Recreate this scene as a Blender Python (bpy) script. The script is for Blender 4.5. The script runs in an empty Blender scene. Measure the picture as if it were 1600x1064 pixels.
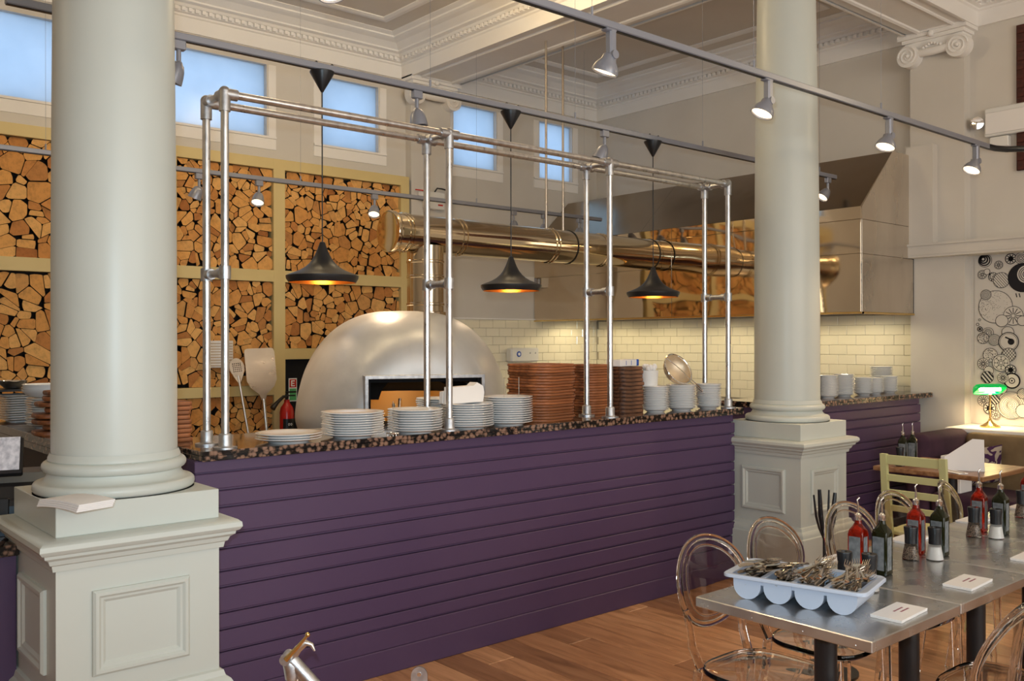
import bpy, bmesh, math, random
from mathutils import Vector, Matrix
random.seed(7)
C = bpy.context.scene.collection
PI = math.pi
S_ = bpy.context.scene

# ------------------------------------------------------------------ camera, world, lights, exposure
yaw, pit, rol = math.radians(40.73), math.radians(0.013), math.radians(-0.106)
fw = Vector((math.sin(yaw)*math.cos(pit), math.cos(yaw)*math.cos(pit), math.sin(pit)))
rt = Vector((math.cos(yaw), -math.sin(yaw), 0)); up = rt.cross(fw)
rt2 = rt*math.cos(rol)+up*math.sin(rol); up2 = -rt*math.sin(rol)+up*math.cos(rol)
cam_d = bpy.data.cameras.new('camera'); cam = bpy.data.objects.new('camera', cam_d); C.objects.link(cam)
M = Matrix((rt2, up2, -fw)).transposed().to_4x4(); M.translation = (0, 0, 1.6); cam.matrix_world = M
cam_d.sensor_width = 36; cam_d.lens = 36*1448/1600; cam_d.clip_start = .05
S_.camera = cam
W = bpy.data.worlds.new('world'); S_.world = W; W.use_nodes = True
W.node_tree.nodes['Background'].inputs[0].default_value = (.50, .68, .97, 1)
W.node_tree.nodes['Background'].inputs[1].default_value = 1.75
S_.view_settings.view_transform = 'Standard'; S_.view_settings.look = 'None'
S_.view_settings.exposure = 0.0; S_.view_settings.gamma = 1; S_.view_settings.use_curve_mapping = False

def lamp(name, kind, loc, power, col, size=.1, size_y=None, tgt=None, spot=None, blend=.5):
    d = bpy.data.lights.new(name, kind); d.energy = power; d.color = col
    if kind == 'AREA':
        d.size = size
        if size_y: d.shape = 'RECTANGLE'; d.size_y = size_y
    else: d.shadow_soft_size = size
    if spot: d.spot_size = math.radians(spot); d.spot_blend = blend
    o = bpy.data.objects.new(name, d); C.objects.link(o); o.location = loc
    if tgt is not None: o.rotation_euler = (Vector(tgt)-Vector(loc)).to_track_quat('-Z', 'Y').to_euler()
    return o
WARM = (1, .78, .46); TUNG = (1, .66, .38); FILL_COL = (.92, .93, .90)
fl = Vector((0, 0, 1.6))+rt*-.04+up*.11
lamp('camera_flash', 'SPOT', fl, 228, (.66, .87, 1), .018, tgt=fl+fw*5, spot=94, blend=1)
# added soft fill behind the camera, making up for weak flash at distance
lamp('rear_fill', 'AREA', (2.5, -3.8, 2.3), 245, FILL_COL, 6.5, 2.6, tgt=(2.5, 3, 2.0))
# added unseen point fills for a warm ambient in dining room and kitchen
for p, e in (((1.6, 5.6, 3.9), 50), ((2.9, 5.5, 4.2), 50), ((4.4, 5.2, 4.25), 70), ((3.4, .6, 3.6), 42), ((6.9, 1.2, 3.6), 56), ((-1.6, 5.0, 3.7), 35), ((-1.5, .8, 3.6), 38), ((.5, -1.8, 3.6), 38)):
    lamp('ambient_fill', 'POINT', p, e*.38, WARM, .12)
for y in (4.35, 5.15, 5.95, 6.75, 7.5): lamp('hood_light', 'SPOT', (7.62, y, 1.86), 10, (1, .84, .52), .05, tgt=(7.72, y, 0), spot=165, blend=.3)

# ------------------------------------------------------------------ materials
def mat(name, col=(.5,.5,.5), rough=.5, metal=0, trans=0, emis=None, es=0, ior=1.45, coat=0, spec=None, alpha=None):
    m = bpy.data.materials.new(name); m.use_nodes = True
    b = m.node_tree.nodes['Principled BSDF']
    b.inputs['Base Color'].default_value = (*col, 1); b.inputs['Roughness'].default_value = rough
    b.inputs['Metallic'].default_value = metal; b.inputs['Transmission Weight'].default_value = trans
    b.inputs['IOR'].default_value = ior; b.inputs['Coat Weight'].default_value = coat
    if spec is not None: b.inputs['Specular IOR Level'].default_value = spec
    if emis: b.inputs['Emission Color'].default_value = (*emis, 1); b.inputs['Emission Strength'].default_value = es
    return m
def nd(m, t, **kw):
    n = m.node_tree.nodes.new(t)
    for k, v in kw.items():
        if k in ('operation', 'feature', 'blend_type', 'data_type', 'wave_type', 'bands_direction', 'rings_direction', 'noise_dimensions', 'wave_profile', 'distance'): setattr(n, k, v)
        else: n.inputs[k.replace('_', ' ')].default_value = v
    return n
def lk(m, a, ao, b, bi): m.node_tree.links.new(a.outputs[ao], b.inputs[bi])
def coords(m, scale=(1,1,1), kind='Object', rot=(0,0,0)):
    t = nd(m, 'ShaderNodeTexCoord'); mp = nd(m, 'ShaderNodeMapping'); mp.inputs['Scale'].default_value = scale
    mp.inputs['Rotation'].default_value = rot
    lk(m, t, kind, mp, 'Vector'); return mp
def ramp(m, stops):
    r = nd(m, 'ShaderNodeValToRGB'); e = r.color_ramp.elements
    while len(e) > 1: e.remove(e[-1])
    e[0].position = stops[0][0]; e[0].color = (*stops[0][1], 1)
    for p, c in stops[1:]:
        q = e.new(p); q.color = (*c, 1)
    return r
def noisy(m, c1, c2, scale, detail=4, cs=(1,1,1), bump=0, bscale=None, bdist=.002, rr=None, lo=.35, hi=.65):
    b = m.node_tree.nodes['Principled BSDF']; mp = coords(m, cs)
    n = nd(m, 'ShaderNodeTexNoise', Scale=scale, Detail=detail); lk(m, mp, 0, n, 'Vector')
    r = ramp(m, [(lo, c1), (hi, c2)]); lk(m, n, 'Fac', r, 'Fac'); lk(m, r, 'Color', b, 'Base Color')
    if rr:
        q = ramp(m, [(.3, (rr[0],)*3), (.7, (rr[1],)*3)]); lk(m, n, 'Fac', q, 'Fac'); lk(m, q, 'Color', b, 'Roughness')
    if bump:
        n2 = nd(m, 'ShaderNodeTexNoise', Scale=bscale or scale, Detail=3); lk(m, mp, 0, n2, 'Vector')
        bp = nd(m, 'ShaderNodeBump', Strength=bump, Distance=bdist); lk(m, n2, 'Fac', bp, 'Height'); lk(m, bp, 'Normal', b, 'Normal')
    return m
def warp(m, sc, st, dist=.01):
    b = m.node_tree.nodes['Principled BSDF']; mp = coords(m, (1,1,1)); n = nd(m, 'ShaderNodeTexNoise', Scale=sc, Detail=1)
    lk(m, mp, 0, n, 'Vector'); bp = nd(m, 'ShaderNodeBump', Strength=st, Distance=dist); lk(m, n, 'Fac', bp, 'Height'); lk(m, bp, 'Normal', b, 'Normal')
m_wall = noisy(mat('wall_paint', rough=.85), (.64,.60,.55), (.67,.63,.58), 2, bump=.1, bscale=60)
m_ceil = noisy(mat('ceiling_paint', rough=.9), (.64,.58,.51), (.67,.61,.54), 1.5)
m_plas = noisy(mat('plaster_white', rough=.75), (.86,.83,.80), (.88,.85,.82), 3, bump=.1, bscale=50)
m_sage = noisy(mat('sage_paint', rough=.38), (.56,.58,.53), (.58,.60,.55), 2.5, bump=.06, bscale=35)
m_purple = noisy(mat('purple_paint', rough=.5), (.074,.040,.096), (.084,.047,.104), 1.3, bump=.08, bscale=40)
m_cream = noisy(mat('cream_yellow_paint', rough=.5), (.68,.53,.24), (.72,.57,.27), 2)
m_tile = mat('glazed_tile', (.84,.78,.62), .08, coat=.3)
m_grout = mat('grout', (.50,.45,.36), .9)
m_steel_m = mat('mirror_steel', (.72,.61,.47), .045, 1)
warp(m_steel_m, 1.6, .5, .02)
m_steel_b = noisy(mat('satin_steel', (.55,.5,.44), .3, 1), (.62,.55,.47), (.74,.67,.58), 3, cs=(1,1,.4), rr=(.22,.36), bump=.25, bscale=2.5, bdist=.01)
m_duct = mat('polished_duct', (.70,.59,.42), .09, 1); warp(m_duct, 3, .2, .01)
m_flue = mat('flue_steel', (.62,.52,.38), .17, 1); warp(m_flue, 5, .5, .012)
m_galv = noisy(mat('galvanised_pipe', (.6,.6,.62), .3, 1), (.58,.58,.60), (.76,.75,.75), 30, cs=(1,1,.5), rr=(.26,.36), bump=.08, bscale=60)
m_galvj = noisy(mat('cast_fitting', (.55,.55,.56), .42, 1), (.45,.45,.47), (.62,.62,.63), 30, bump=.3, bscale=120)
m_chrome = mat('chrome', (.8,.8,.8), .08, 1)
m_cutl = mat('cutlery_steel', (.62,.56,.48), .14, 1)
m_trk = mat('grey_track', (.30,.31,.36), .35, .4)
m_black = mat('black_plastic', (.012,.012,.014), .35)
m_blackm = noisy(mat('black_spun_metal', (.02,.02,.022), .4, .3), (.018,.018,.02), (.035,.032,.03), 6)
m_brass = mat('gold_lining', (.95,.55,.18), .28, 1)
m_brassl = mat('brass', (.75,.52,.2), .22, 1)
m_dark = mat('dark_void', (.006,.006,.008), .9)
m_white = mat('white_china', (.90,.90,.90), .12, coat=.4)
m_paper = mat('white_paper', (.85,.82,.80), .8)
m_ink = mat('print_ink', (.30,.10,.13), .8)
m_inkb = mat('mural_ink', (.012,.01,.014), .8)
m_plast = mat('blue_grey_plastic', (.50,.56,.68), .35)
m_whitep = mat('white_plastic', (.75,.74,.72), .4)
m_red = mat('red_enamel', (.55,.02,.015), .25)
m_bulb = mat('lamp_glow', (1,.8,.5), emis=(1,.74,.42), es=22)
m_bulbf = mat('spot_glow', (1,.8,.6), emis=(1,.76,.46), es=3.2)
m_bulbo = mat('spot_lens_off', (.35,.35,.37), .1, .6)
m_clear = mat('clear_polycarbonate', (.97,.94,.91), .02, trans=1, ior=1.32)
warp(m_clear, 9, .35, .004)
m_glass = mat('clear_glass', (.95,.95,.95), .02, trans=1, ior=1.3)
m_chilli = mat('chilli_oil_glass', (.50,.02,.004), .02, trans=.85, ior=1.4)
m_olive = mat('dark_oil_glass', (.012,.014,.004), .03, trans=.2, ior=1.4)
m_lab = noisy(mat('bottle_label', rough=.5), (.11,.12,.13), (.2,.21,.22), 60)
m_salt = mat('salt', (.85,.84,.82), .7)
m_pepper = noisy(mat('peppercorns', rough=.6), (.03,.02,.015), (.30,.22,.16), 260, lo=.45, hi=.55)
m_green = mat('green_glass_shade', (.0,.32,.06), .12, emis=(0,.55,.09), es=.5)
m_sofa = noisy(mat('purple_velvet', rough=.85), (.035,.012,.028), (.055,.02,.04), 6)
m_tan = noisy(mat('taupe_velvet', rough=.8), (.17,.11,.055), (.23,.155,.08), 5)
m_chair = mat('pale_green_paint', (.56,.55,.27), .45)
m_brick = noisy(mat('brick_dark', rough=.8), (.05,.015,.01), (.12,.03,.02), 14)
m_alu = noisy(mat('brushed_aluminium', (.6,.58,.55), .35, 1), (.66,.63,.60), (.74,.71,.68), 5, cs=(1,1,2), rr=(.25,.42))
m_oven = noisy(mat('oven_paint', (.4,.38,.35), .38, .35), (.60,.60,.60), (.67,.67,.67), 4, bump=.35, bscale=14, bdist=.004, rr=(.34,.46))
m_fire = mat('oven_interior', (.62,.36,.13), .5, .4)
m_grn = mat('sign_green', (.10,.45,.16), .6)
m_blue = mat('blue_print', (.02,.09,.45), .5)

def granite():
    m = mat('granite', rough=.08, coat=.3); b = m.node_tree.nodes['Principled BSDF']; mp = coords(m)
    v = nd(m, 'ShaderNodeTexVoronoi', Scale=40); lk(m, mp, 0, v, 'Vector')
    n = nd(m, 'ShaderNodeTexNoise', Scale=110, Detail=6); lk(m, mp, 0, n, 'Vector')
    r = ramp(m, [(.0, (.34,.21,.16)), (.55, (.25,.145,.10)), (.68, (.09,.055,.04)), (.80, (.012,.01,.01))])
    mx = nd(m, 'ShaderNodeMath', operation='MULTIPLY_ADD'); lk(m, n, 'Fac', mx, 0); mx.inputs[1].default_value = .55
    lk(m, v, 'Distance', mx, 2); sb = nd(m, 'ShaderNodeMath', operation='SUBTRACT'); lk(m, mx, 0, sb, 0); sb.inputs[1].default_value = .08
    lk(m, sb, 0, r, 'Fac'); lk(m, r, 'Color', b, 'Base Color'); return m
m_gran = granite()
def logend():
    m = mat('log_end_grain', rough=.75); b = m.node_tree.nodes['Principled BSDF']
    g = nd(m, 'ShaderNodeNewGeometry'); oi = nd(m, 'ShaderNodeObjectInfo')
    ad = nd(m, 'ShaderNodeMath', operation='ADD'); lk(m, g, 'Random Per Island', ad, 0); lk(m, oi, 'Random', ad, 1)
    fr = nd(m, 'ShaderNodeMath', operation='FRACT'); lk(m, ad, 0, fr, 0)
    r = ramp(m, [(0, (.48,.18,.045)), (.2, (.66,.29,.075)), (.5, (.76,.37,.10)), (.85, (.84,.46,.15)), (1, (.42,.15,.035))]); lk(m, fr, 0, r, 'Fac')
    mp = coords(m); n = nd(m, 'ShaderNodeTexNoise', Scale=22, Detail=6, Roughness=.7); lk(m, mp, 0, n, 'Vector')
    r2 = ramp(m, [(.3, (.62,.62,.62)), (.55, (1,1,1))]); lk(m, n, 'Fac', r2, 'Fac')
    mx = nd(m, 'ShaderNodeMix', data_type='RGBA', blend_type='MULTIPLY'); mx.inputs[0].default_value = 1
    lk(m, r, 'Color', mx, 6); lk(m, r2, 'Color', mx, 7); lk(m, mx, 2, b, 'Base Color'); return m
m_log = logend()
m_logbk = mat('dark_bark', (.012,.007,.005), .9)
def plank():
    m = mat('oak_plank', rough=.32); b = m.node_tree.nodes['Principled BSDF']; oi = nd(m, 'ShaderNodeObjectInfo')
    mp = coords(m, (9, 1.1, 9)); n = nd(m, 'ShaderNodeTexNoise', Scale=2.2, Detail=6, Roughness=.6, Distortion=.8); lk(m, mp, 0, n, 'Vector')
    r = ramp(m, [(.25, (.32,.15,.065)), (.5, (.60,.31,.155)), (.75, (.74,.42,.23))]); lk(m, n, 'Fac', r, 'Fac')
    r2 = ramp(m, [(0, (.55,.50,.46)), (.35, (.85,.80,.75)), (.7, (1,.98,.94)), (1, (1.15,1.15,1.1))]); lk(m, oi, 'Random', r2, 'Fac')
    mx = nd(m, 'ShaderNodeMix', data_type='RGBA', blend_type='MULTIPLY'); mx.inputs[0].default_value = 1
    lk(m, r, 'Color', mx, 6); lk(m, r2, 'Color', mx, 7); lk(m, mx, 2, b, 'Base Color'); return m
m_plank = plank()
def boardwood():
    m = mat('pizza_board_wood', rough=.45); b = m.node_tree.nodes['Principled BSDF']; oi = nd(m, 'ShaderNodeObjectInfo')
    mp = coords(m, (2, 14, 14)); n = nd(m, 'ShaderNodeTexNoise', Scale=2.5, Detail=5); lk(m, mp, 0, n, 'Vector')
    r = ramp(m, [(.3, (.15,.048,.018)), (.7, (.48,.18,.065))]); lk(m, n, 'Fac', r, 'Fac')
    r2 = ramp(m, [(0, (.6,.55,.5)), (1, (1.15,1.05,1))]); lk(m, oi, 'Random', r2, 'Fac')
    mx = nd(m, 'ShaderNodeMix', data_type='RGBA', blend_type='MULTIPLY'); mx.inputs[0].default_value = 1
    lk(m, r, 'Color', mx, 6); lk(m, r2, 'Color', mx, 7); lk(m, mx, 2, b, 'Base Color'); return m
m_board = boardwood()
m_board2 = noisy(mat('old_board_wood', rough=.6), (.035,.014,.008), (.22,.095,.045), 9, cs=(1,3,6))
m_tablew = noisy(mat('booth_table_wood', rough=.3), (.17,.07,.03), (.33,.17,.08), 3, cs=(1,9,9))
m_zinc = noisy(mat('zinc_sheet', (.5,.5,.5), .3, .85), (.45,.45,.45), (.66,.66,.65), 5, 6, rr=(.16,.36), bump=.15, bscale=9)
m_zinc.node_tree.nodes['Principled BSDF'].inputs['Metallic'].default_value = .9
def pane_mat():
    m = bpy.data.materials.new('frosted_pane'); m.use_nodes = True; t = m.node_tree; t.nodes.clear()
    o = t.nodes.new('ShaderNodeOutputMaterial'); tr = t.nodes.new('ShaderNodeBsdfTranslucent'); gl = t.nodes.new('ShaderNodeBsdfGlossy')
    tr.inputs[0].default_value = (.80,.86,.90,1); gl.inputs['Roughness'].default_value = .2; mx = t.nodes.new('ShaderNodeMixShader'); mx.inputs[0].default_value = .04
    n = t.nodes.new('ShaderNodeTexNoise'); n.inputs['Scale'].default_value = 3; n.inputs['Detail'].default_value = 8
    r = t.nodes.new('ShaderNodeValToRGB'); r.color_ramp.elements[0].color = (.66,.72,.75,1); r.color_ramp.elements[1].color = (.86,.9,.92,1)
    tc = t.nodes.new('ShaderNodeTexCoord'); t.links.new(tc.outputs['Object'], n.inputs['Vector'])
    t.links.new(n.outputs['Fac'], r.inputs['Fac']); t.links.new(r.outputs['Color'], tr.inputs[0])
    t.links.new(tr.outputs[0], mx.inputs[1]); t.links.new(gl.outputs[0], mx.inputs[2]); t.links.new(mx.outputs[0], o.inputs[0]); return m
m_pane = pane_mat()
def damask():
    m = mat('damask_cushion', rough=.9); b = m.node_tree.nodes['Principled BSDF']; mp = coords(m)
    w = nd(m, 'ShaderNodeTexNoise', Scale=9, Detail=0, Distortion=3.5); lk(m, mp, 0, w, 'Vector')
    r = ramp(m, [(.50, (.055,.015,.06)), (.53, (.42,.34,.27))]); lk(m, w, 'Fac', r, 'Fac'); lk(m, r, 'Color', b, 'Base Color'); return m
m_dam = damask()
def wirem():
    m = mat('steel_mesh', (.6,.55,.48), .3, .9); return m
m_mesh = wirem()

# ------------------------------------------------------------------ mesh builder
class MB:
    def __init__(s): s.v = []; s.f = []; s.mi = []; s.cur = 0
    def add(s, vs, fs):
        o = len(s.v); s.v += [tuple(p) for p in vs]; s.f += [tuple(i+o for i in f) for f in fs]; s.mi += [s.cur]*len(fs); return s
    def mat(s, i): s.cur = i; return s
    def box(s, x0, x1, y0, y1, z0, z1, T=None):
        vs = [Vector(p) for p in ((x0,y0,z0),(x1,y0,z0),(x1,y1,z0),(x0,y1,z0),(x0,y0,z1),(x1,y0,z1),(x1,y1,z1),(x0,y1,z1))]
        if T is not None: vs = [T @ p for p in vs]
        return s.add(vs, [(3,2,1,0),(4,5,6,7),(0,1,5,4),(1,2,6,5),(2,3,7,6),(3,0,4,7)])
    def bbox(s, x0, x1, y0, y1, z0, z1, b=.003, T=None):   # box with chamfered vertical+top edges
        vs = []; 
        for z, i in ((z0, b), (z0+b, 0), (z1-b, 0), (z1, b)):
            X0, X1, Y0, Y1 = x0+i, x1-i, y0+i, y1-i
            vs += [(X0+b,Y0,z),(X1-b,Y0,z),(X1,Y0+b,z),(X1,Y1-b,z),(X1-b,Y1,z),(X0+b,Y1,z),(X0,Y1-b,z),(X0,Y0+b,z)]
        vs = [Vector(p) for p in vs]
        if T is not None: vs = [T @ p for p in vs]
        fs = [tuple(range(7,-1,-1)), tuple(range(24,32))]
        for k in range(3):
            for i in range(8): fs.append((k*8+i, k*8+(i+1)%8, k*8+8+(i+1)%8, k*8+8+i))
        return s.add(vs, fs)
    def tube(s, pts, r, n=12, cap=True, closed=False, sq=None):
        pts = [Vector(p) for p in pts]; m = len(pts); rs = r if isinstance(r, (list, tuple)) else [r]*m
        vs = []; fs = []; prev = None
        for i, p in enumerate(pts):
            a = pts[(i-1) % m] if (closed or i > 0) else p; b = pts[(i+1) % m] if (closed or i < m-1) else p
            t = (b-a).normalized()
            if prev is None:
                u = t.cross(Vector((0,0,1)));
                if u.length < .05: u = t.cross(Vector((0,1,0)))
                u.normalize()
            else:
                u = (prev - t*prev.dot(t)).normalized()
            prev = u; w = t.cross(u)
            for k in range(n):
                a_ = 2*PI*k/n; q = (1, 1) if sq is None else sq
                vs.append(p+(u*math.cos(a_)*q[0]+w*math.sin(a_)*q[1])*rs[i])
        for i in range(m if closed else m-1):
            j = (i+1) % m
            for k in range(n): fs.append((i*n+k, i*n+(k+1)%n, j*n+(k+1)%n, j*n+k))
        if cap and not closed:
            fs.append(tuple(range(n-1,-1,-1))); fs.append(tuple((m-1)*n+k for k in range(n)))
        return s.add(vs, fs)
    def cyl(s, a, b, r, n=16, r2=None): return s.tube([a, b], [r, r if r2 is None else r2], n)
    def lathe(s, prof, n=32, c=(0,0,0), T=None, a0=0, a1=2*PI):
        full = abs(a1-a0-2*PI) < 1e-6; vs = []; fs = []; m = len(prof); N = n if full else n+1
        for k in range(N):
            a = a0+(a1-a0)*k/n
            for r, z in prof:
                p = Vector((c[0]+r*math.cos(a), c[1]+r*math.sin(a), c[2]+z)); vs.append(T @ p if T is not None else p)
        for k in range(n):
            k2 = (k+1) % N
            for i in range(m-1):
                fs.append((k*m+i, k2*m+i, k2*m+i+1, k*m+i+1))
        return s.add(vs, fs)
    def prism(s, poly, z0, z1, T=None):
        n = len(poly); vs = [Vector((x, y, z0)) for x, y in poly]+[Vector((x, y, z1)) for x, y in poly]
        if T is not None: vs = [T @ p for p in vs]
        fs = [tuple(range(n-1,-1,-1)), tuple(range(n, 2*n))]+[(i, (i+1)%n, n+(i+1)%n, n+i) for i in range(n)]
        return s.add(vs, fs)
    def sphere(s, c, r, n=12, sc=(1,1,1)):
        prof = [(r*math.sin(PI*i/n), -r*math.cos(PI*i/n)) for i in range(n+1)]
        T = Matrix.Translation(c) @ Matrix.Diagonal((*sc, 1)); return s.lathe(prof, n*2, T=T)
    def sweep_rect(s, x0, x1, y0, y1, prof):   # mitred moulding around a rectangle; prof = (outward offset, z)
        vs = []; fs = []; m = len(prof)
        for sx, sy in ((-1,-1),(1,-1),(1,1),(-1,1)):
            for o, z in prof: vs.append(((x0 if sx < 0 else x1)+sx*o, (y0 if sy < 0 else y1)+sy*o, z))
        for k in range(4):
            j = (k+1) % 4
            for i in range(m-1): fs.append((k*m+i, j*m+i, j*m+i+1, k*m+i+1))
        return s.add(vs, fs)
    def build(s, name, mats, parent=None, loc=None, smooth=None, xf=None):
        me = bpy.data.meshes.new(name); me.from_pydata(s.v, [], s.f)
        if not isinstance(mats, (list, tuple)): mats = [mats]
        for m in mats: me.materials.append(m)
        if len(mats) > 1: me.polygons.foreach_set('material_index', s.mi)
        bm = bmesh.new(); bm.from_mesh(me); bmesh.ops.remove_doubles(bm, verts=bm.verts, dist=1e-6)
        bmesh.ops.recalc_face_normals(bm, faces=bm.faces); bm.to_mesh(me); bm.free()
        if smooth:
            me.shade_smooth(); me.set_sharp_from_angle(angle=math.radians(smooth))
        o = bpy.data.objects.new(name, me); C.objects.link(o)
        if parent is not None: o.parent = parent
        if loc is not None: o.location = loc
        return o
def T_(name, label, cat, loc=(0,0,0), rz=0, group=None):
    o = bpy.data.objects.new(name, None); C.objects.link(o); o.empty_display_size = .1
    o.location = loc; o.rotation_euler = (0,0,rz); return tag(o, label, cat, group)
def tag(o, label=None, cat=None, group=None, kind=None):
    if label: o['label'] = label
    if cat: o['category'] = cat
    if group: o['group'] = group
    if kind: o['kind'] = kind
    return o
def st(mb, name, m, parent=None, smooth=None):
    o = mb.build(name, m, parent, smooth=smooth)
    if parent is None: o['kind'] = 'structure'
    return o
KIDS = {}
def dup(root, loc, rz=None, label=None, group=None, scale=None, rot=None):
    def cp(o, par):
        c = o.copy(); C.objects.link(c)
        if par is not None: c.parent = par
        for k in kids.get(o.name, []): cp(k, c)
        return c
    kids = {}
    def coll(o):
        kids[o.name] = list(o.children)
        for k in o.children: coll(k)
    if root.name not in KIDS:
        coll(root); KIDS[root.name] = kids
    kids = KIDS[root.name]
    r = cp(root, None); r.location = loc
    if rot is not None: r.rotation_euler = rot
    elif rz is not None: r.rotation_euler = (0,0,rz)
    if scale: r.scale = (scale,)*3 if not isinstance(scale, tuple) else scale
    if label: r['label'] = label
    if group: r['group'] = group
    return r
def rot_to(d): return Vector(d).normalized().to_track_quat('Z', 'Y').to_matrix().to_4x4()
ORD = ['top', 'second', 'third', 'fourth', 'fifth', 'sixth', 'seventh', 'eighth', 'ninth', 'tenth', 'eleventh', 'twelfth', 'thirteenth', 'fourteenth', 'fifteenth', 'sixteenth', 'seventeenth', 'eighteenth', 'nineteenth', 'twentieth', 'twenty-first', 'twenty-second']
def nth(i): return 'topmost' if i == 0 else ORD[i]+' from the top'

# ------------------------------------------------------------------ room shell
XW, YW, ZC, ZB = 8.2, 7.93, 4.61, 4.29
WX = [(.9,2.15), (2.6,3.855), (4.425,5.062), (6.006,6.605), (7.253,7.783)]; WZ = (3.487, 4.146)
b = MB(); xs = -5.0
b.box(-5, XW+.2, YW, YW+.22, -.05, WZ[0]); b.box(-5, XW+.2, YW, YW+.22, WZ[1], 4.8)
for a, c in WX: b.box(xs, a, YW, YW+.22, WZ[0], WZ[1]); xs = c
b.box(xs, XW+.2, YW, YW+.22, WZ[0], WZ[1]); wall_back = st(b, 'wall_back', m_wall)
wall_right = st(MB().box(XW, XW+.2, -4, YW, -.05, 4.8), 'wall_right', m_wall)
st(MB().box(-5.2, -5, -4, YW+.2, -.05, 4.8), 'wall_left', m_wall)
st(MB().box(-5.2, XW+.2, -4.2, -4, -.05, 4.8), 'wall_front', m_wall)
st(MB().box(-5, XW, -4, YW, ZC, ZC+.15), 'ceiling', m_ceil)
floor = st(MB().box(-5, XW, -4, YW, -.06, -.014), 'floor', m_logbk)
x = -2.0; k = 0; pw = .17
protoL = []
for L in (1.1, 1.7, 2.3):
    q = MB().bbox(.0014, pw-.0014, .0014, L-.0014, -.014, 0, .0022).build('plank', m_plank, floor); protoL.append((L, q))
used = set(); x = -.5
while x < 7.9:
    y = -.6-random.random()*1.6
    while y < 3.85 :
        L, q = random.choice(protoL); L0 = L
        if L not in used: used.add(L); o = q
        else: o = q.copy(); C.objects.link(o)
        o.location = (x, y, 0); y += L
    x += pw
o = MB().box(-5, XW, 3.9, YW, -.0139, -.002).build('kitchen_floor_sheet', mat('kitchen_floor', (.12,.10,.09), .6), floor)
MB().box(-5, -.5, -4, 3.9, -.0139, -.002).build('floor_boarding', m_plank, floor)
MB().box(-.5, XW, -4, -2.3, -.0139, -.002).build('floor_boarding', m_plank, floor)
for i, (a, c) in enumerate(WX):
    f = MB(); t = .035
    # casing inside the reveal, with stepped sash
    for dy, w in ((.09, .02),):
        f.box(a, c, YW+dy, YW+dy+.03, WZ[0], WZ[0]+w*.6); f.box(a, c, YW+dy, YW+dy+.03, WZ[1]-w*.6, WZ[1])
        f.box(a, a+w*.4, YW+dy, YW+dy+.03, WZ[0], WZ[1]); f.box(c-w*.4, c, YW+dy, YW+dy+.03, WZ[0], WZ[1])
    w = st(f, 'window_%d' % (i+1), m_plas)
    MB().box(a, c, YW+.05, YW+.056, WZ[0], WZ[1]).build('pane', m_pane, w)
    g = MB().box(a-.09, c+.09, YW-.008, YW, WZ[0]-.12, WZ[0]-.022); g.box(a-.09, c+.09, YW-.018, YW, WZ[0]-.02, WZ[0])
    g.box(c+.015, c+.09, YW-.008, YW, WZ[0]-.02, WZ[1]); g.box(a-.09, a-.015, YW-.008, YW, WZ[0]-.02, WZ[1])
    g.build('window_surround', m_plas, w)
# beams and coffers
n = 0
def beam(x0, x1, y0, y1, along):
    global n; n += 1
    b = MB().box(x0, x1, y0, y1, ZB, ZC); o = st(b, 'trim_%d' % n, m_plas)
    s = MB(); i = .085
    s.sweep_rect(x0+i, x1-i, y0+i, y1-i, [(0, ZB), (0, ZB-.012), (-.012, ZB-.02), (-.035, ZB-.012), (-.04, ZB)]); s.build('soffit_moulding', m_plas, o)
    return o
beam(5.35, 5.93, 3.92, YW-.1, 1); beam(.83, 1.41, 3.92, YW-.1, 1); beam(5.35, 5.93, -4, 3.42, 1); beam(.83, 1.41, -4, 3.42, 1)
beam(-5, XW-.12, 3.42, 3.92, 0)
PROF = [(0, 4.0), (-.0, 4.275), (-.025, 4.275), (-.025, 4.40), (-.04, 4.41), (-.04, 4.425), (-.075, 4.43), (-.075, 4.465), (-.095, 4.47), (-.11, 4.49), (-.15, 4.50), (-.15, 4.515), (-.22, 4.555), (-.27, 4.565), (-.30, 4.575), (-.30, 4.59), (-.36, 4.605), (-.36, 4.61)]
for x0, x1, y0, y1 in ((5.93, XW, 3.92, YW), (1.41, 5.35, 3.92, YW), (5.93, XW, -4, 3.42), (1.41, 5.35, -4, 3.42), (-5, .83, 3.92, YW), (-5, .83, -4, 3.42)):
    n += 1; s = MB().sweep_rect(x0, x1, y0, y1, PROF[1:]); o = st(s, 'trim_%d' % n, m_plas)
    d = MB(); i = .075
    p = .06
    for y in (y0, y1):
        sg = 1 if y == y0 else -1; q = x0+.12
        while q < x1-.12: d.box(q, q+.032, min(y+sg*i, y+sg*(i+.028)), max(y+sg*i, y+sg*(i+.028)), 4.432, 4.463); q += p
    for xx in (x0, x1):
        sg = 1 if xx == x0 else -1; q = y0+.12
        while q < y1-.12: d.box(min(xx+sg*i, xx+sg*(i+.028)), max(xx+sg*i, xx+sg*(i+.028)), q, q+.032, 4.432, 4.463); q += p
    tag(d.build('dentils', m_plas, o), kind='stuff')
    s = MB().sweep_rect(x0, x1, y0, y1, [(-.55, 4.61), (-.55, 4.598), (-.60, 4.592), (-.64, 4.60), (-.64, 4.61)]); s.build('ceiling_moulding', m_plas, o)
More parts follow.
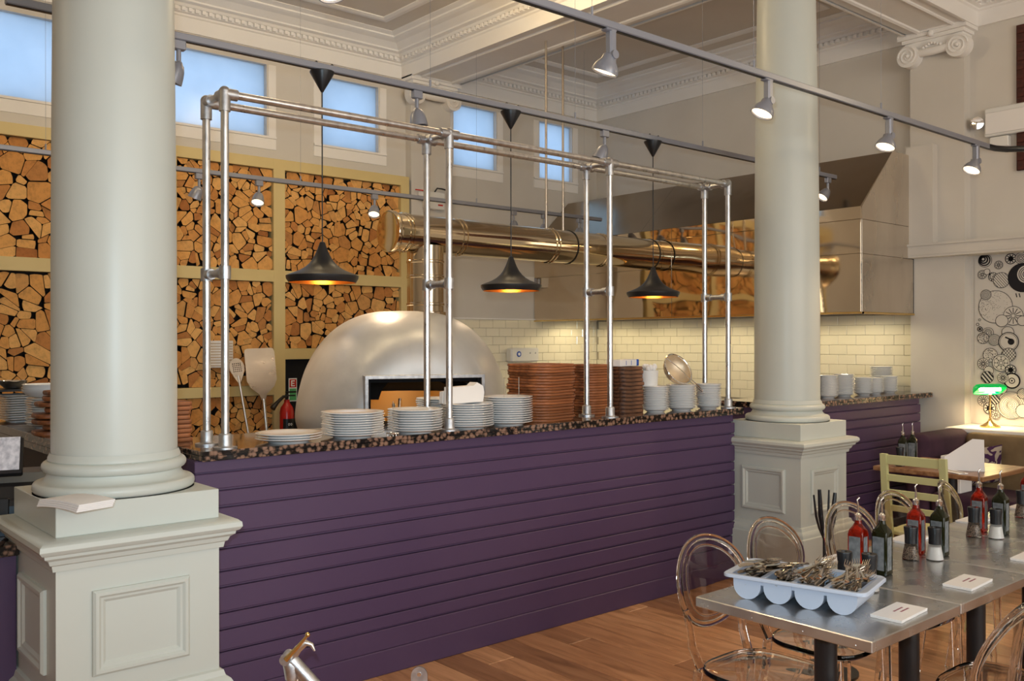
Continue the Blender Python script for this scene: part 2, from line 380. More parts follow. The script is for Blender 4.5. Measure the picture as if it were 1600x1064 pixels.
# pilasters: local frame x along the wall, -y out of the wall
def pilaster(loc, rz, w, dep, label):
    t = T_('pilaster', label, 'pilaster', loc, rz)
    MB().box(-w/2, w/2, -dep, 0, 0, 4.14).build('shaft', m_wall, t)
    cap = MB(); W2 = w/2+.035
    cap.box(-W2-.03, W2+.03, -dep-.11, 0, 4.245, 4.29); cap.box(-W2, W2, -dep-.085, 0, 4.215, 4.245)
    cap.box(-W2+.02, W2-.02, -dep-.06, 0, 4.13, 4.215)
    cap.tube([(-W2+.1, -dep-.05, 4.12), (0, -dep-.075, 4.105), (W2-.1, -dep-.05, 4.12)], .035, 10)
    cp = cap.build('capital', m_plas, t, smooth=40)
    for sx in (-1, 1):
        v = MB(); c = Vector((sx*(W2-.055), -dep-.045, 4.105)); v.cyl(c+Vector((0,.05,0)), c+Vector((0,-.045,0)), .098, 28)
        pts = [c+Vector((math.cos(a)*(.088-a*.0052)*sx, -.048, math.sin(a)*(.088-a*.0052))) for a in [i*.35 for i in range(44)]]
        v.tube(pts, .0085, 6); v.sphere(c+Vector((0,-.05,0)), .018, 6); v.build('volute', m_plas, cp, smooth=40)
    ro = MB()
    for i in range(7): ro.sphere((-.075+.025*i, -dep-.09, 4.16+.012*math.cos((i-3)*1.0)), .013, 5)
    ro.sphere((0, -dep-.11, 4.25), .028, 6); ro.build('carved_leaf', m_plas, cp, smooth=40)
    return t
pilaster((XW, 3.705, 0), -PI/2, .47, .12, 'right wall pilaster with white scroll capital beside the steel hood')
pilaster((5.64, YW, 0), 0, .5, .1, 'back wall pilaster with white scroll capital between two small windows')
b = MB().box(7.99, 8.08, 3.70, 3.935, 2.43, 3.30); n += 1; st(b, 'trim_%d' % n, m_wall)
b = MB().box(7.97, 8.2, -2, 3.95, 2.34, 2.42); b.box(7.955, 8.2, -2, 3.96, 2.42, 2.44); b.box(7.975, 8.2, -2, 3.945, 2.32, 2.34); n += 1; st(b, 'trim_%d' % n, m_wall)
# brick patch high on the right wall
n += 1; bp = st(MB().box(8.17, 8.2, 1.4, 3.085, 3.0, 4.2), 'trim_%d' % n, m_brick)
q = MB().bbox(-.012, 0, .005, .215, .004, .070, .003).build('brick', m_brick, bp); first = True
for r in range(16):
    y = 3.083-.22*8+(0 if r % 2 else .0)
    while y < 3.0:
        o = q if first else q.copy()
        if not first: C.objects.link(o)
        first = False; o.location = (8.17, y-.0 if r % 2 else y-.004, 3.0+r*.075); y += .22
# ---- tiled walls
def tiles(parent, mk, u0, u1, z1, rows, sign):
    pw, ph = .187, .0935; first = None
    zz = z1
    for r in range(rows):
        z0 = z1-(r+1)*ph; u = u0-(pw/2 if r % 2 else 0)
        while u < u1-.001:
            a, c = max(u, u0), min(u+pw, u1)
            if c-a > .03:
                full = abs(c-a-pw) < 1e-6
                if full and first is not None: o = first.copy(); C.objects.link(o)
                else:
                    q = MB()
                    if mk == 'r': q.bbox(-.009, 0, .0012, c-a-.0012, .0012, ph-.0012, .0025)
                    else: q.bbox(.0012, c-a-.0012, -.009, 0, .0012, ph-.0012, .0025)
                    o = q.build('tile', m_tile, parent)
                    if full: first = o
                o.location = (XW-.006, a, z0) if mk == 'r' else (a, YW-.006, z0)
            u += pw
gr = MB().box(XW-.006, XW, 3.96, YW-.006, .9, 1.836).build('tile_grout', m_grout, wall_right)
tiles(wall_right, 'r', 3.96, YW-.016, 1.834, 9, 1)
MB().box(5.6, XW, YW-.006, YW, .9, 1.836).build('tile_grout', m_grout, wall_back)
tiles(wall_back, 'b', 5.6, XW-.016, 1.834, 9, 1)
MB().box(5.6, XW-.02, YW-.03, YW, 1.834, 1.85).build('tile_trim', m_plas, wall_back)

# ------------------------------------------------------------------ columns
def column(loc, label):
    t = T_('column', label, 'column', loc)
    h = .278
    MB().box(-h, h, -h, h, .34, .86).build('pedestal', m_sage, t)
    s = MB(); s.sweep_rect(-h, h, -h, h, [(0, .845), (.012, .845), (.016, .865), (.024, .87), (.03, .885), (.044, .895), (.046, .905), (.056, .91), (.064, .922), (.062, .938), (.05, .948), (.03, .952), (0, .953), (-.1, .953)])
    s.build('cornice', m_sage, t, smooth=30)
    MB().bbox(-h, h, -h, h, .953, 1.058, .002).build('plinth', m_sage, t)
    s = MB(); s.sweep_rect(-h, h, -h, h, [(0, .40), (.012, .395), (.018, .375), (.032, .365), (.04, .35), (.04, .335), (.052, .33), (.052, .0)]); s.build('base_moulding', m_sage, t, smooth=30)
    pf = [(0, 0), (.010, .0), (.018, .008), (.018, .018), (.010, .026), (.008, .034), (.003, .04), (0, .044)]   # (proud, inward)
    for k in range(4):
        Rm = Matrix.Rotation(k*PI/2, 4, 'Z'); m_ = MB(); vs = []; x0, x1, z0, z1 = -.165, .165, .474, .761
        for sx, sz in ((-1,-1),(1,-1),(1,1),(-1,1)):
            for pr, inn in pf: vs.append(Rm @ Vector(((x0 if sx < 0 else x1)-sx*inn, -h-pr, (z0 if sz < 0 else z1)-sz*inn)))
        fs = []; m = len(pf)
        for a in range(4):
            c = (a+1) % 4
            for i in range(m-1): fs.append((a*m+i, c*m+i, c*m+i+1, a*m+i+1))
        m_.add(vs, fs).build('panel_moulding', m_sage, t, smooth=25)
    base = [(0, 1.058), (.276, 1.058)]+[(.262+.016*math.cos(a), 1.078+.02*math.sin(a)) for a in [-PI/2+PI*i/8 for i in range(9)]]
    base += [(.252, 1.10), (.240, 1.106), (.231, 1.118), (.228, 1.13)]+[(.226+.022*math.cos(a), 1.151+.021*math.sin(a)) for a in [-PI/2+PI*i/8 for i in range(9)]]
    base += [(.228, 1.175), (.226, 1.185), (.219, 1.20)]
    MB().lathe(base, 64).build('column_base', m_sage, t, smooth=40)
    sh = [(.2165, 1.19), (.2160, 1.4), (.2150, 1.9), (.2125, 2.3), (.2085, 2.8), (.2020, 3.3), (.1930, 3.9), (.186, 4.1)]
    MB().lathe(sh, 96).build('shaft', m_sage, t, smooth=60)
    cp = MB().lathe([(.186, 4.08), (.205, 4.09), (.205, 4.11), (.19, 4.12), (.19, 4.16), (.25, 4.2), (.25, 4.22)], 48); cp.box(-.29, .29, -.29, .29, 4.22, ZB); cp.build('capital', m_plas, t, smooth=40)
column((1.127, 3.562, 0), 'large pale sage column nearest the camera, napkins on its pedestal')
column((5.538, 3.562, 0), 'pale sage column on a panelled pedestal at the right end of the steel pipe frame')

# ------------------------------------------------------------------ purple counters
EDG = [1.05, .973, .900, .784, .723, .628, .560, .451, .380, .287, .220]
def counter(name, label, x0, x1, yback, wx0, wx1, wy1):
    t = T_(name, label, 'counter', (0,0,0))
    MB().box(x0+.012, x1-.012, 3.792, yback, .01, 1.10).build('carcass', m_purple, t)
    MB().bbox(x0+.004, x1-.004, 3.780, 3.80, 1.05, 1.098, .002).build('fascia', m_purple, t)
    for i in range(len(EDG)-1):
        zt, zb = EDG[i]-.006, EDG[i+1]+.005; y = 3.770 if i % 2 == 0 else 3.772
        f = MB(); f.bbox(x0, x1, y, 3.794, zb, zt, .003); f.box(x0, x1, y+.007, 3.794, zb-.006, zb)
        f.build('board', m_purple, t)
    MB().bbox(x0, x1, 3.770, 3.794, .118, .216, .003).build('board', m_purple, t)
    MB().bbox(x0, x1, 3.764, 3.795, 0, .118, .004).build('skirting', m_purple, t)
    MB().box(x0, x0+.014, 3.80, yback, .01, 1.045).build('end_panel', m_purple, t)
    # cover boards return along the left end
    g = T_(name.replace('counter', 'worktop'), label.replace('counter', 'counter top').replace('Purple', 'Brown and black granite').replace('purple', 'brown and black granite'), 'worktop', (0,0,0))
    return t, g
ct, _g = counter('boarded_counter', 'long purple boarded counter between the two columns', 1.509, 5.235, 4.25, 0, 0, 0)
_g.name = 'granite_worktop'; _g['label'] = 'long brown granite worktop on the purple counter under the pipe frame'
def slab(par, x0, x1, y0, y1):
    MB().bbox(x0, x1, y0, y1, 1.121, 1.142, .0025).build('upper_slab', m_gran, par); MB().bbox(x0, x1, y0, y1, 1.10, 1.1205, .0015).build('lower_slab', m_gran, par)
slab(_g, 1.531, 5.30, 3.742, 4.36)
ct2, g2 = counter('boarded_counter', 'short purple boarded counter right of the far column', 5.84, 7.91, 4.25, 0, 0, 0)
g2.name = 'granite_worktop'; g2['label'] = 'brown granite worktop right of the far column, carrying the pink-lit plate stacks'
slab(g2, 5.83, 8.075, 3.742, 4.36)
t = T_('till_counter', 'low purple counter at the far left behind the near column', 'counter')
MB().box(-1.2, .84, 3.77, 4.3, 0, .82).build('carcass', m_purple, t); MB().box(.84, 1.1, 3.86, 4.3, 0, .82).build('carcass', m_purple, t)
b = MB().bbox(-1.2, .845, 3.74, 4.33, .82, .86, .003); b.bbox(.845, 1.12, 3.86, 4.33, .82, .86, .003); b.build('granite_top', m_gran, t)
t = T_('service_counter', 'dark rear counter behind the near column, loaded with dishes and boards', 'counter')
MB().box(1.22, 1.63, 4.64, 6.9, 0, 1.06).build('carcass', mat('dark_brown_panel', (.035,.018,.012), .6), t)
MB().bbox(1.19, 1.66, 4.6, 6.95, 1.10, 1.142, .003).build('granite_top', m_gran, t); MB().bbox(1.2, 1.65, 4.61, 6.94, 1.06, 1.098, .003).build('trim_board', m_gran, t)

# ------------------------------------------------------------------ log racks on the back wall
YF = 7.80
def clip(poly, nx, nz, d):
    out = []; m = len(poly)
    for i in range(m):
        a, c = poly[i], poly[(i+1) % m]; da = a[0]*nx+a[1]*nz-d; dc = c[0]*nx+c[1]*nz-d
        if da <= 0: out.append(a)
        if da*dc < 0: s = da/(da-dc); out.append((a[0]+(c[0]-a[0])*s, a[1]+(c[1]-a[1])*s))
    return out
def logs(x0, x1, z0, z1, pitch):
    nx = max(2, round((x1-x0)/pitch)); nz = max(2, round((z1-z0)/(pitch*.9))); dx = (x1-x0)/nx; dz = (z1-z0)/nz; pts = []
    for j in range(nz):
        for i in range(nx):
            pts.append((x0+(i+.5+(.25 if j % 2 else -.25))*dx+random.uniform(-.4, .4)*dx, z0+(j+.5)*dz+random.uniform(-.36, .36)*dz, random.uniform(-.012, .012)))
    res = []
    for i, (px, pz, w) in enumerate(pts):
        poly = [(x0+.002, z0+.002), (x1-.002, z0+.002), (x1-.002, z1-.004), (x0+.002, z1-.004)]
        for j, (qx, qz, w2) in enumerate(pts):
            if i == j or abs(qx-px) > 3*dx or abs(qz-pz) > 3*dz: continue
            ex, ez = qx-px, qz-pz; L = math.hypot(ex, ez)
            if L < 1e-4: continue
            ex /= L; ez /= L; mid = L/2+(w-w2)*.5-random.uniform(.001, .0045)
            poly = clip(poly, ex, ez, px*ex+pz*ez+mid)
            if len(poly) < 3: break
        if len(poly) < 3: continue
        cx = sum(p[0] for p in poly)/len(poly); cz = sum(p[1] for p in poly)/len(poly)
        A = abs(sum(poly[k][0]*poly[(k+1)%len(poly)][1]-poly[(k+1)%len(poly)][0]*poly[k][1] for k in range(len(poly))))/2
        if A < .0007: continue
        rad = math.sqrt(A/PI); parts = [poly]; q = random.random()
        if q < .88 and A > .0042:      # split rounds: wedges that meet near one side
            n_ = random.choice((2, 2, 3, 3)); a0 = random.uniform(0, 2*PI); ox = cx+random.uniform(-.3, .3)*rad; oz = cz+random.uniform(-.3, .3)*rad; gp = random.uniform(.0008, .0022); parts = []
            for k in range(n_):
                a1 = a0+2*PI*k/n_; a2 = a0+2*PI*(k+1)/n_; w_ = clip(poly, math.sin(a1), -math.cos(a1), ox*math.sin(a1)-oz*math.cos(a1)-gp)
                if n_ > 2: w_ = clip(w_, -math.sin(a2), math.cos(a2), -ox*math.sin(a2)+oz*math.cos(a2)-gp) if len(w_) > 2 else w_
                if len(w_) > 2: parts.append(w_)
        for w_ in parts:
            ccx = sum(p[0] for p in w_)/len(w_); ccz = sum(p[1] for p in w_)/len(w_)
            Aw = abs(sum(w_[k][0]*w_[(k+1)%len(w_)][1]-w_[(k+1)%len(w_)][0]*w_[k][1] for k in range(len(w_))))/2
            if Aw < .0006: continue
            rw = math.sqrt(Aw/PI); rr = random.random()
            if rr < .20: R_, oc = rw*1.10, (ccx, ccz)
            else: a = random.uniform(0, 2*PI); off = rw*random.uniform(.5, 1.3); R_ = off+rw*1.12; oc = (ccx+math.cos(a)*off, ccz+math.sin(a)*off)
            for s in range(22):
                a = 2*PI*s/22+.1; w_ = clip(w_, math.cos(a), math.sin(a), oc[0]*math.cos(a)+oc[1]*math.sin(a)+R_)
                if len(w_) < 3: break
            if len(w_) >= 3:
                keep = [w_[0]]
                for p in w_[1:]:
                    if math.hypot(p[0]-keep[-1][0], p[1]-keep[-1][1]) > .004: keep.append(p)
                if len(keep) >= 3:
                    q = []; m_ = len(keep); cr = .05 if m_ <= 4 else random.uniform(.05, .13)
                    for k in range(m_):
                        a, c = keep[k], keep[(k+1) % m_]; q.append((a[0]+(c[0]-a[0])*cr, a[1]+(c[1]-a[1])*cr)); q.append((c[0]+(a[0]-c[0])*cr, c[1]+(a[1]-c[1])*cr))
                    res.append(q)
    return res
def add_log(mb, poly, off=(0,0)):
    y0 = YF+.035+random.uniform(-.012, .012); m = len(poly); cx = sum(p[0] for p in poly)/m; cz = sum(p[1] for p in poly)/m
    tl = random.uniform(-.06, .06); tz = random.uniform(-.06, .06)
    fy = lambda p: y0+(p[0]-cx)*tl+(p[1]-cz)*tz
    vs = [(p[0]-off[0], fy(p), p[1]-off[1]) for p in poly]+[(p[0]-off[0], y0+.07, p[1]-off[1]) for p in poly]
    o = len(mb.v); mb.mat(0).add(vs, [tuple(range(m))]); mb.mat(1); mb.f += [(o+i, o+(i+1)%m, o+m+(i+1)%m, o+m+i) for i in range(m)]; mb.mi += [1]*m
def rack(label, verts_x, cells, zt, x0, x1, hz, pitch):
    t = T_('log_rack', label, 'log rack')
    f = MB()
    for a, c in verts_x: f.bbox(a, c, YF, YW, .02, zt, .002)
    for a, c, z0, z1 in hz: f.bbox(a, c, YF+.001, YW, z0, z1, .002)
    f.build('frame', m_cream, t)
    MB().box(x0, x1, YF+.10, YW-.002, .02, zt-.01).build('backing', m_logbk, t)
    allp = []
    for c in cells: allp += logs(*c, pitch)
    def area(p): return abs(sum(p[k][0]*p[(k+1)%len(p)][1]-p[(k+1)%len(p)][0]*p[k][1] for k in range(len(p))))
    allp.sort(key=area, reverse=True)
    for p in allp[:298]:
        m = MB(); cx = sum(q[0] for q in p)/len(p); cz = sum(q[1] for q in p)/len(p); add_log(m, p, (cx, cz))
        o = m.build('log', [m_log, m_logbk], t, loc=(cx, 0, cz))
    if allp[298:]:
        m = MB()
        for p in allp[298:]: add_log(m, p)
        tag(m.build('small_logs', [m_log, m_logbk], t), kind='stuff')
    return t
rack('cream framed wall of stacked logs behind the near column, right part beside the oven', [(2.925, 2.974), (3.859, 3.973), (5.245, 5.346)],
     [(2.974, 3.859, 2.246, 3.167), (2.974, 3.859, 1.20, 2.14), (2.974, 3.859, .35, 1.11), (3.973, 5.245, 2.246, 3.167), (3.973, 5.245, 1.532, 2.14)],
     3.26, 2.93, 5.34, [(2.925, 5.346, 3.167, 3.262), (2.925, 5.346, 2.14, 2.246), (2.974, 3.9, 1.11, 1.20), (3.96, 5.3, 1.432, 1.532), (2.95, 3.9, .1, .35)], .128)
rack('cream framed wall of stacked logs at the far left, seen left of the near column', [(1.1, 1.18), (2.45, 2.55)],
     [(1.18, 2.45, 2.246, 3.167), (1.18, 2.45, 1.0, 2.14)], 3.26, 1.12, 2.54, [(1.1, 2.55, 3.167, 3.262), (1.1, 2.55, 2.14, 2.246), (1.1, 2.55, .9, 1.0)], .158)
MB().box(3.975, 5.24, YF+.06, YF+.07, .05, 1.43).build('dark_recess_panel', m_dark, bpy.data.objects['log_rack'])

# ------------------------------------------------------------------ pizza oven
OC = Vector((4.17, 6.17, 0)); rz = math.radians(-20.8)
t = T_('pizza_oven', 'silver domed pizza oven with a wide rectangular mouth', 'oven', OC, rz)
prof = [(.80, .86), (.835, .95), (.845, 1.02), (.835, 1.12), (.815, 1.22), (.782, 1.34), (.735, 1.45), (.675, 1.55), (.60, 1.64), (.52, 1.71), (.43, 1.765), (.33, 1.805), (.23, 1.828), (.13, 1.835), (0, 1.838)]
# resample smoothly
def spl(P, k=4):
    out = []
    for i in range(len(P)-1):
        p0, p1, p2, p3 = P[max(i-1, 0)], P[i], P[i+1], P[min(i+2, len(P)-1)]
        for j in range(k):
            u = j/k; out.append(tuple(.5*((2*p1[c])+(-p0[c]+p2[c])*u+(2*p0[c]-5*p1[c]+4*p2[c]-p3[c])*u*u+(-p0[c]+3*p1[c]-3*p2[c]+p3[c])*u**3) for c in (0, 1)))
    return out+[P[-1]]
pr = spl(prof); pr[-1] = (0, pr[-1][1])
mw, mz0, mz1 = .43, .93, 1.335      # mouth half width, z range
N = 160; vs = []; fs = []; m = len(pr)
def flat(p):
    d = -p.y; dm = .69+.0*(p.z); k = .10
    h = max(0, min(1, .5+.5*(dm-d)/k)); nd_ = dm*(1-h)+d*h-k*h*(1-h); return Vector((p.x, -nd_, p.z))
for i in range(N):
    a = 2*PI*i/N
    for r, z in pr: vs.append(flat(Vector((max(r, .002)*math.cos(a), max(r, .002)*math.sin(a), z))))
def inside(p): return p.y < -.4 and abs(p.x) < mw-.004 and mz0 < p.z < mz1-.004
for i in range(N):
    j = (i+1) % N
    for k in range(m-1):
        q = (i*m+k, j*m+k, j*m+k+1, i*m+k+1)
        cen = sum((vs[x] for x in q), Vector())/4
        if not inside(cen): fs.append(q)
me = bpy.data.meshes.new('dome'); me.from_pydata(vs, [], fs); me.materials.append(m_oven); me.shade_smooth()
dome = bpy.data.objects.new('dome', me); C.objects.link(dome); dome.parent = t
yf = -.695
f = MB(); w = .020
f.bbox(-mw-w, mw+w, yf-.022, yf+.10, mz1-.01, mz1+w, .004); f.bbox(-mw-w, -mw+.01, yf-.022, yf+.10, mz0-.05, mz1, .004); f.bbox(mw-.01, mw+w, yf-.022, yf+.10, mz0-.05, mz1, .004)
f.build('mouth_frame', m_galvj, t)
i_ = MB()
R0 = .62; seg = 20; vsn = []
i_.lathe([(R0, .95), (R0, 1.17)], 40, a0=math.radians(-30), a1=math.radians(210)); i_.box(-.62, .62, -.66, .5, .93, .95)
i_.build('firebrick_chamber', m_fire, t, smooth=50)
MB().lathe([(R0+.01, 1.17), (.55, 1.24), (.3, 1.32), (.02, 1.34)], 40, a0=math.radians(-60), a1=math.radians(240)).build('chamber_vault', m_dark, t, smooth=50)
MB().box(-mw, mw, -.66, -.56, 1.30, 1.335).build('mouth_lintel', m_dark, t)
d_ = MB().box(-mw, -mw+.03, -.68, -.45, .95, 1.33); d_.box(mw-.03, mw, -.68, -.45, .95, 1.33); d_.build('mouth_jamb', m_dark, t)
MB().bbox(-.42, .42, -.86, -.62, .985, 1.02, .006).build('mouth_shelf', m_black, t)
MB().lathe([(.78, 0), (.78, .86)], 48).build('oven_base', m_oven, t, smooth=40)
b = MB(); b.cyl((-.12, -.35, .96), (-.10, -.30, 1.16), .012, 8); b.cyl((-.16, -.36, .96), (-.15, -.31, 1.12), .014, 8); b.build('fire_iron', m_steel_b, t)
o = lamp('oven_glow', 'POINT', OC+Vector((.12, -.1, 1.2)), 5, (1, .6, .2), .06)
# flue and duct
t = T_('flue_pipe', 'vertical polished steel flue rising from the oven dome', 'flue', (4.335, 6.10, 0))
b = MB(); R = .147
b.lathe([(0.0, 1.80), (R+.02, 1.80), (R+.02, 1.83), (R, 1.835), (R, 1.88), (R+.006, 1.885), (R+.006, 1.90), (R, 1.905), (R, 2.10), (R+.004, 2.105), (R+.004, 2.12), (R, 2.125), (R, 2.22), (R+.005, 2.225), (R+.005, 2.24), (R, 2.245), (R, 2.36)], 48); b.build('pipe', m_flue, t, smooth=35)
t = T_('exhaust_duct', 'long polished round duct from the oven flue to the hood', 'duct', (0, 6.10, 2.455))
b = MB(); Tm = Matrix.Rotation(PI/2, 4, 'Y'); R = .15
pf = [(R, 4.02)]
for x in (4.10, 4.135, 4.62, 4.66, 5.66, 5.70, 6.32, 6.36): pf += [(R, x-.008), (R+.008, x-.004), (R+.008, x+.004), (R, x+.008)]
pf += [(R, 7.16)]; b.lathe(pf, 56, T=Tm); b.build('pipe', m_duct, t, smooth=35)
b = MB(); b.lathe([(0, 3.985), (R*.9, 3.975), (R+.012, 3.98), (R+.016, 3.99), (R+.012, 4.02), (R, 4.03)], 48, T=Tm); b.build('end_cap', m_duct, t, smooth=35)
b = MB()
for x in (5.92, 7.05): b.lathe([(R+.001, x-.006), (R+.006, x-.005), (R+.006, x+.005), (R+.001, x+.006)], 48, T=Tm)
b.build('clamp_ring', m_blackm, t, smooth=35)
for x in (5.66, 5.87): MB().cyl((x, 0, .15), (x, 0, ZC-2.456), .0105, 10).build('hanger_rod', m_steel_b, t)
# ------------------------------------------------------------------ hood
XH = 7.16; YH = 3.91
t = T_('extractor_hood', 'huge mirror-finish stainless extractor hood over the tiled wall', 'extractor hood')
zs = [1.834, 2.317, 2.60, 2.707]
for (y0, y1) in ((YH, 5.90), (5.90, YW-.012)):
    for a, c in zip(zs, zs[1:]):
        MB().bbox(XH, XH+.02, y0+.0015, y1-.0015, a+.0015, c-.0015, .001).build('front_panel', m_steel_m, t)
for a, c in zip(zs[:2], zs[1:3]):
    MB().bbox(XH+.021, 8.07, YH+.0005, YH+.02, a+.0015, c-.0015, .001).build('side_panel', m_steel_b, t)
MB().prism([(XH+.021, 2.6015), (8.07, 2.6015), (8.07, 3.228), (7.70, 3.228), (XH+.021, 2.7065)], 0, .02, T=Matrix(((1,0,0,0),(0,0,-1,YH+.02),(0,1,0,0),(0,0,0,1)))).build('side_panel', m_steel_b, t)
m_steel_s = noisy(mat('dimmed_steel', (.5,.45,.38), .2, 1), (.30,.24,.17), (.38,.31,.23), 1.2, rr=(.14,.26), bump=.5, bscale=1.1, bdist=.03)  # hood steel darkened on the slope, standing in for a dim room reflection
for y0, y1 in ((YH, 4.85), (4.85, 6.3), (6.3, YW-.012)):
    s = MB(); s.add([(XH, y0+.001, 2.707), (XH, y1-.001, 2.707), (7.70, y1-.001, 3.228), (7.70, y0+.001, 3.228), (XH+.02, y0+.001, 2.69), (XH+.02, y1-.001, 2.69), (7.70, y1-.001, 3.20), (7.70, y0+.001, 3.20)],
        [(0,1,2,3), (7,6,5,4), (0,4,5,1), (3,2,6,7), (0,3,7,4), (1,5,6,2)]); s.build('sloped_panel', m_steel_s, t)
MB().box(7.70, XW-.012, YH+.022, YW-.012, 3.20, 3.2275).build('top_panel', m_steel_b, t)
r_ = MB(); r_.box(XH-.012, XH+.03, YH-.012, YW-.012, 1.818, 1.834); r_.box(XH, 8.07, YH-.012, YH+.03, 1.818, 1.834); r_.build('bottom_rim', m_brassl, t)
MB().box(8.071, 8.079, YH-.0, YH+.03, 1.82, 2.32).build('end_gap_strip', m_dark, t)

# ------------------------------------------------------------------ galvanised pipe frame on the counter
t = T_('pipe_frame', 'galvanised scaffold pipe frame standing along the granite counter', 'pipe frame')
PX = [1.650, 2.841, 4.031, 5.19]; YA, YB, ZT = 3.79, 3.985, 2.655; pr_ = .0169
for i, x in enumerate(PX):
    for y in (YA, YB):
        z1 = ZT-.012 if y == YA or i in (0,) else ZT-.075
        MB().cyl((x, y, 1.142), (x, y, ZT-.01), pr_, 20).build('upright', m_galv, t, smooth=40)
        MB().lathe([(0, 1.142), (.050, 1.142), (.050, 1.150), (.030, 1.153), (.027, 1.160), (.027, 1.200), (.024, 1.206), (.017, 1.207)], 28, c=(x, y, 0)).build('base_flange', m_galvj, t, smooth=40)
    f = MB(); zc = 1.893
    for y in (YA, YB): f.cyl((x, y, zc-.028), (x, y, zc+.028), .025, 20)
    f.cyl((x, YA, zc), (x, YB, zc), .0169, 16); f.cyl((x, YA+.02, zc), (x, YA+.055, zc), .023, 16); f.cyl((x, YB-.055, zc), (x, YB-.02, zc), .023, 16)
    f.build('cross_clamp', m_galvj, t, smooth=40)
    for y in (YA, YB):
        f = MB(); f.cyl((x, y, ZT-.075), (x, y, ZT+.012), .0245, 20); f.sphere((x, y, ZT+.008), .0245, 8)
        for s in ((-1, 1) if 0 < i < 3 else ((1,) if i == 0 else (-1,))): f.cyl((x, y, ZT), (x+s*.055, y, ZT), .0245, 20)
        f.cyl((x, y, ZT), (x, y+(.055 if y == YA else -.055), ZT), .0245, 16)
        f.build('corner_fitting', m_galvj, t, smooth=40)
    MB().cyl((x, YA, ZT), (x, YB, ZT), .0165, 16).build('cross_tube', m_galv, t, smooth=40)
for y in (YA, YB): MB().cyl((PX[0], y, ZT), (PX[-1], y, ZT), pr_, 20).build('top_rail', m_galv, t, smooth=40)

# ------------------------------------------------------------------ lighting tracks, wires, spots, pendants
def track(label, y, z, x0, x1, wires, cable=False):
    t = T_('lighting_track', label, 'lighting track', (0, y, z))
    MB().bbox(x0, x1, -.018, .018, 0, .034, .004).mat(0).build('rail', m_trk, t)
    MB().box(x0+.002, x1-.002, -.009, .009, -.003, .0).build('groove', m_black, t)
    for i, xx in enumerate(wires):
        MB().cyl((xx, 0, .03), (xx, 0, ZC-z), .0011, 6).cyl((xx, 0, .03), (xx, 0, .075), .006, 8).build('suspension_wire', m_trk, t)
    return t
t1 = track('middle grey lighting track carrying the black pendant cords', 4.20, 2.975, .9, 7.27, (1.55, 3.02, 4.15, 5.45, 7.02))
t2 = track('foreground grey lighting track above the dining tables', 2.83, 2.98, -.6, 6.98, (2.9, 4.1, 5.43))
t3 = track('rear grey lighting track in front of the log wall', 6.80, 2.86, .5, 7.10, (1.7, 3.6, 5.42, 6.85))
b = MB().tube([(6.97, 0, .017), (7.08, -.01, .016), (7.18, -.05, .016), (7.30, -.16, .02), (7.42, -.32, .03), (7.55, -.5, .05)], .022, 10); b.build('cable', m_black, t2, smooth=40)
def spot(name, on, kind):
    t = T_(name, 'x', 'spotlight')
    s = MB()
    if kind == 'bell':
        s.bbox(-.03, .03, -.017, .017, -.045, 0, .004); s.cyl((0,0,-.045), (0,0,-.10), .011, 12); s.sphere((0,0,-.11), .018, 8)
    else:
        s.bbox(-.045, .02, -.02, .02, -.012, 0, .004); s.bbox(-.02, .02, -.02, .02, -.12, 0, .008); s.cyl((0,-.03,-.115), (0,.03,-.115), .02, 12)
    s.build('stem', m_trk, t, smooth=40)
    h = MB(); pf = [(0, 0), (.018, -.002), (.030, -.012), (.040, -.035), (.046, -.06), (.050, -.085), (.051, -.095), (.047, -.095), (.044, -.088)]
    if kind != 'bell': pf = [(0, 0), (.022, -.002), (.030, -.01), (.034, -.03), (.052, -.055), (.060, -.075), (.061, -.09), (.057, -.09), (.054, -.08)]
    h.lathe(pf, 28); hd = h.build('head', m_trk, t, smooth=40)
    MB().lathe([(0, -.072), (.046 if kind == 'bell' else .055, -.082)], 24).build('lens', m_bulbf if on else m_bulbo, hd)
    return t, hd
prot = {}
def put_spot(kind, on, x, y, z, tilt, az, label, group, power=0):
    key = (kind, on)
    if key not in prot: prot[key] = spot('spotlight', on, kind); o, hd = prot[key]; o.location = (x, y, z)
    else: o = dup(prot[key][0], (x, y, z)); hd = [c for c in o.children if c.name.startswith('head')][0]
    o['label'] = label; o['group'] = group
    zz = -.10 if kind == 'bell' else -.105
    hd.location = (0, 0, zz); hd.rotation_euler = (tilt, 0, az)
    if power:
        R_ = Matrix.Rotation(az, 3, 'Z') @ Matrix.Rotation(tilt, 3, 'X'); d = R_ @ Vector((0,0,-1)); p = Vector((x, y, z+zz))+d*.1
        lamp('spot_bulb', 'SPOT', p, power, (1, .72, .45), .03, tgt=p+d, spot=75, blend=.6)
for x, az, tl, nm in ((1.61, .86, .4, 'unlit grey bell spotlight over the left end of the pipe frame'), (2.93, -2.3, .12, 'unlit grey bell spotlight between the first and second pendants'), (4.42, .86, .4, 'unlit grey bell spotlight between the second and third pendants')):
    put_spot('bell', False, x, 4.2, 2.975, tl, az, nm, 'spotlights on the middle track')
put_spot('bell', True, 7.15, 4.2, 2.975, .7, 1.2, 'lit bell spotlight at the end of the middle track right of the far column', 'spotlights on the middle track', 10)
for x, nm in ((2.32, 4.2), (3.08, 0)): pass
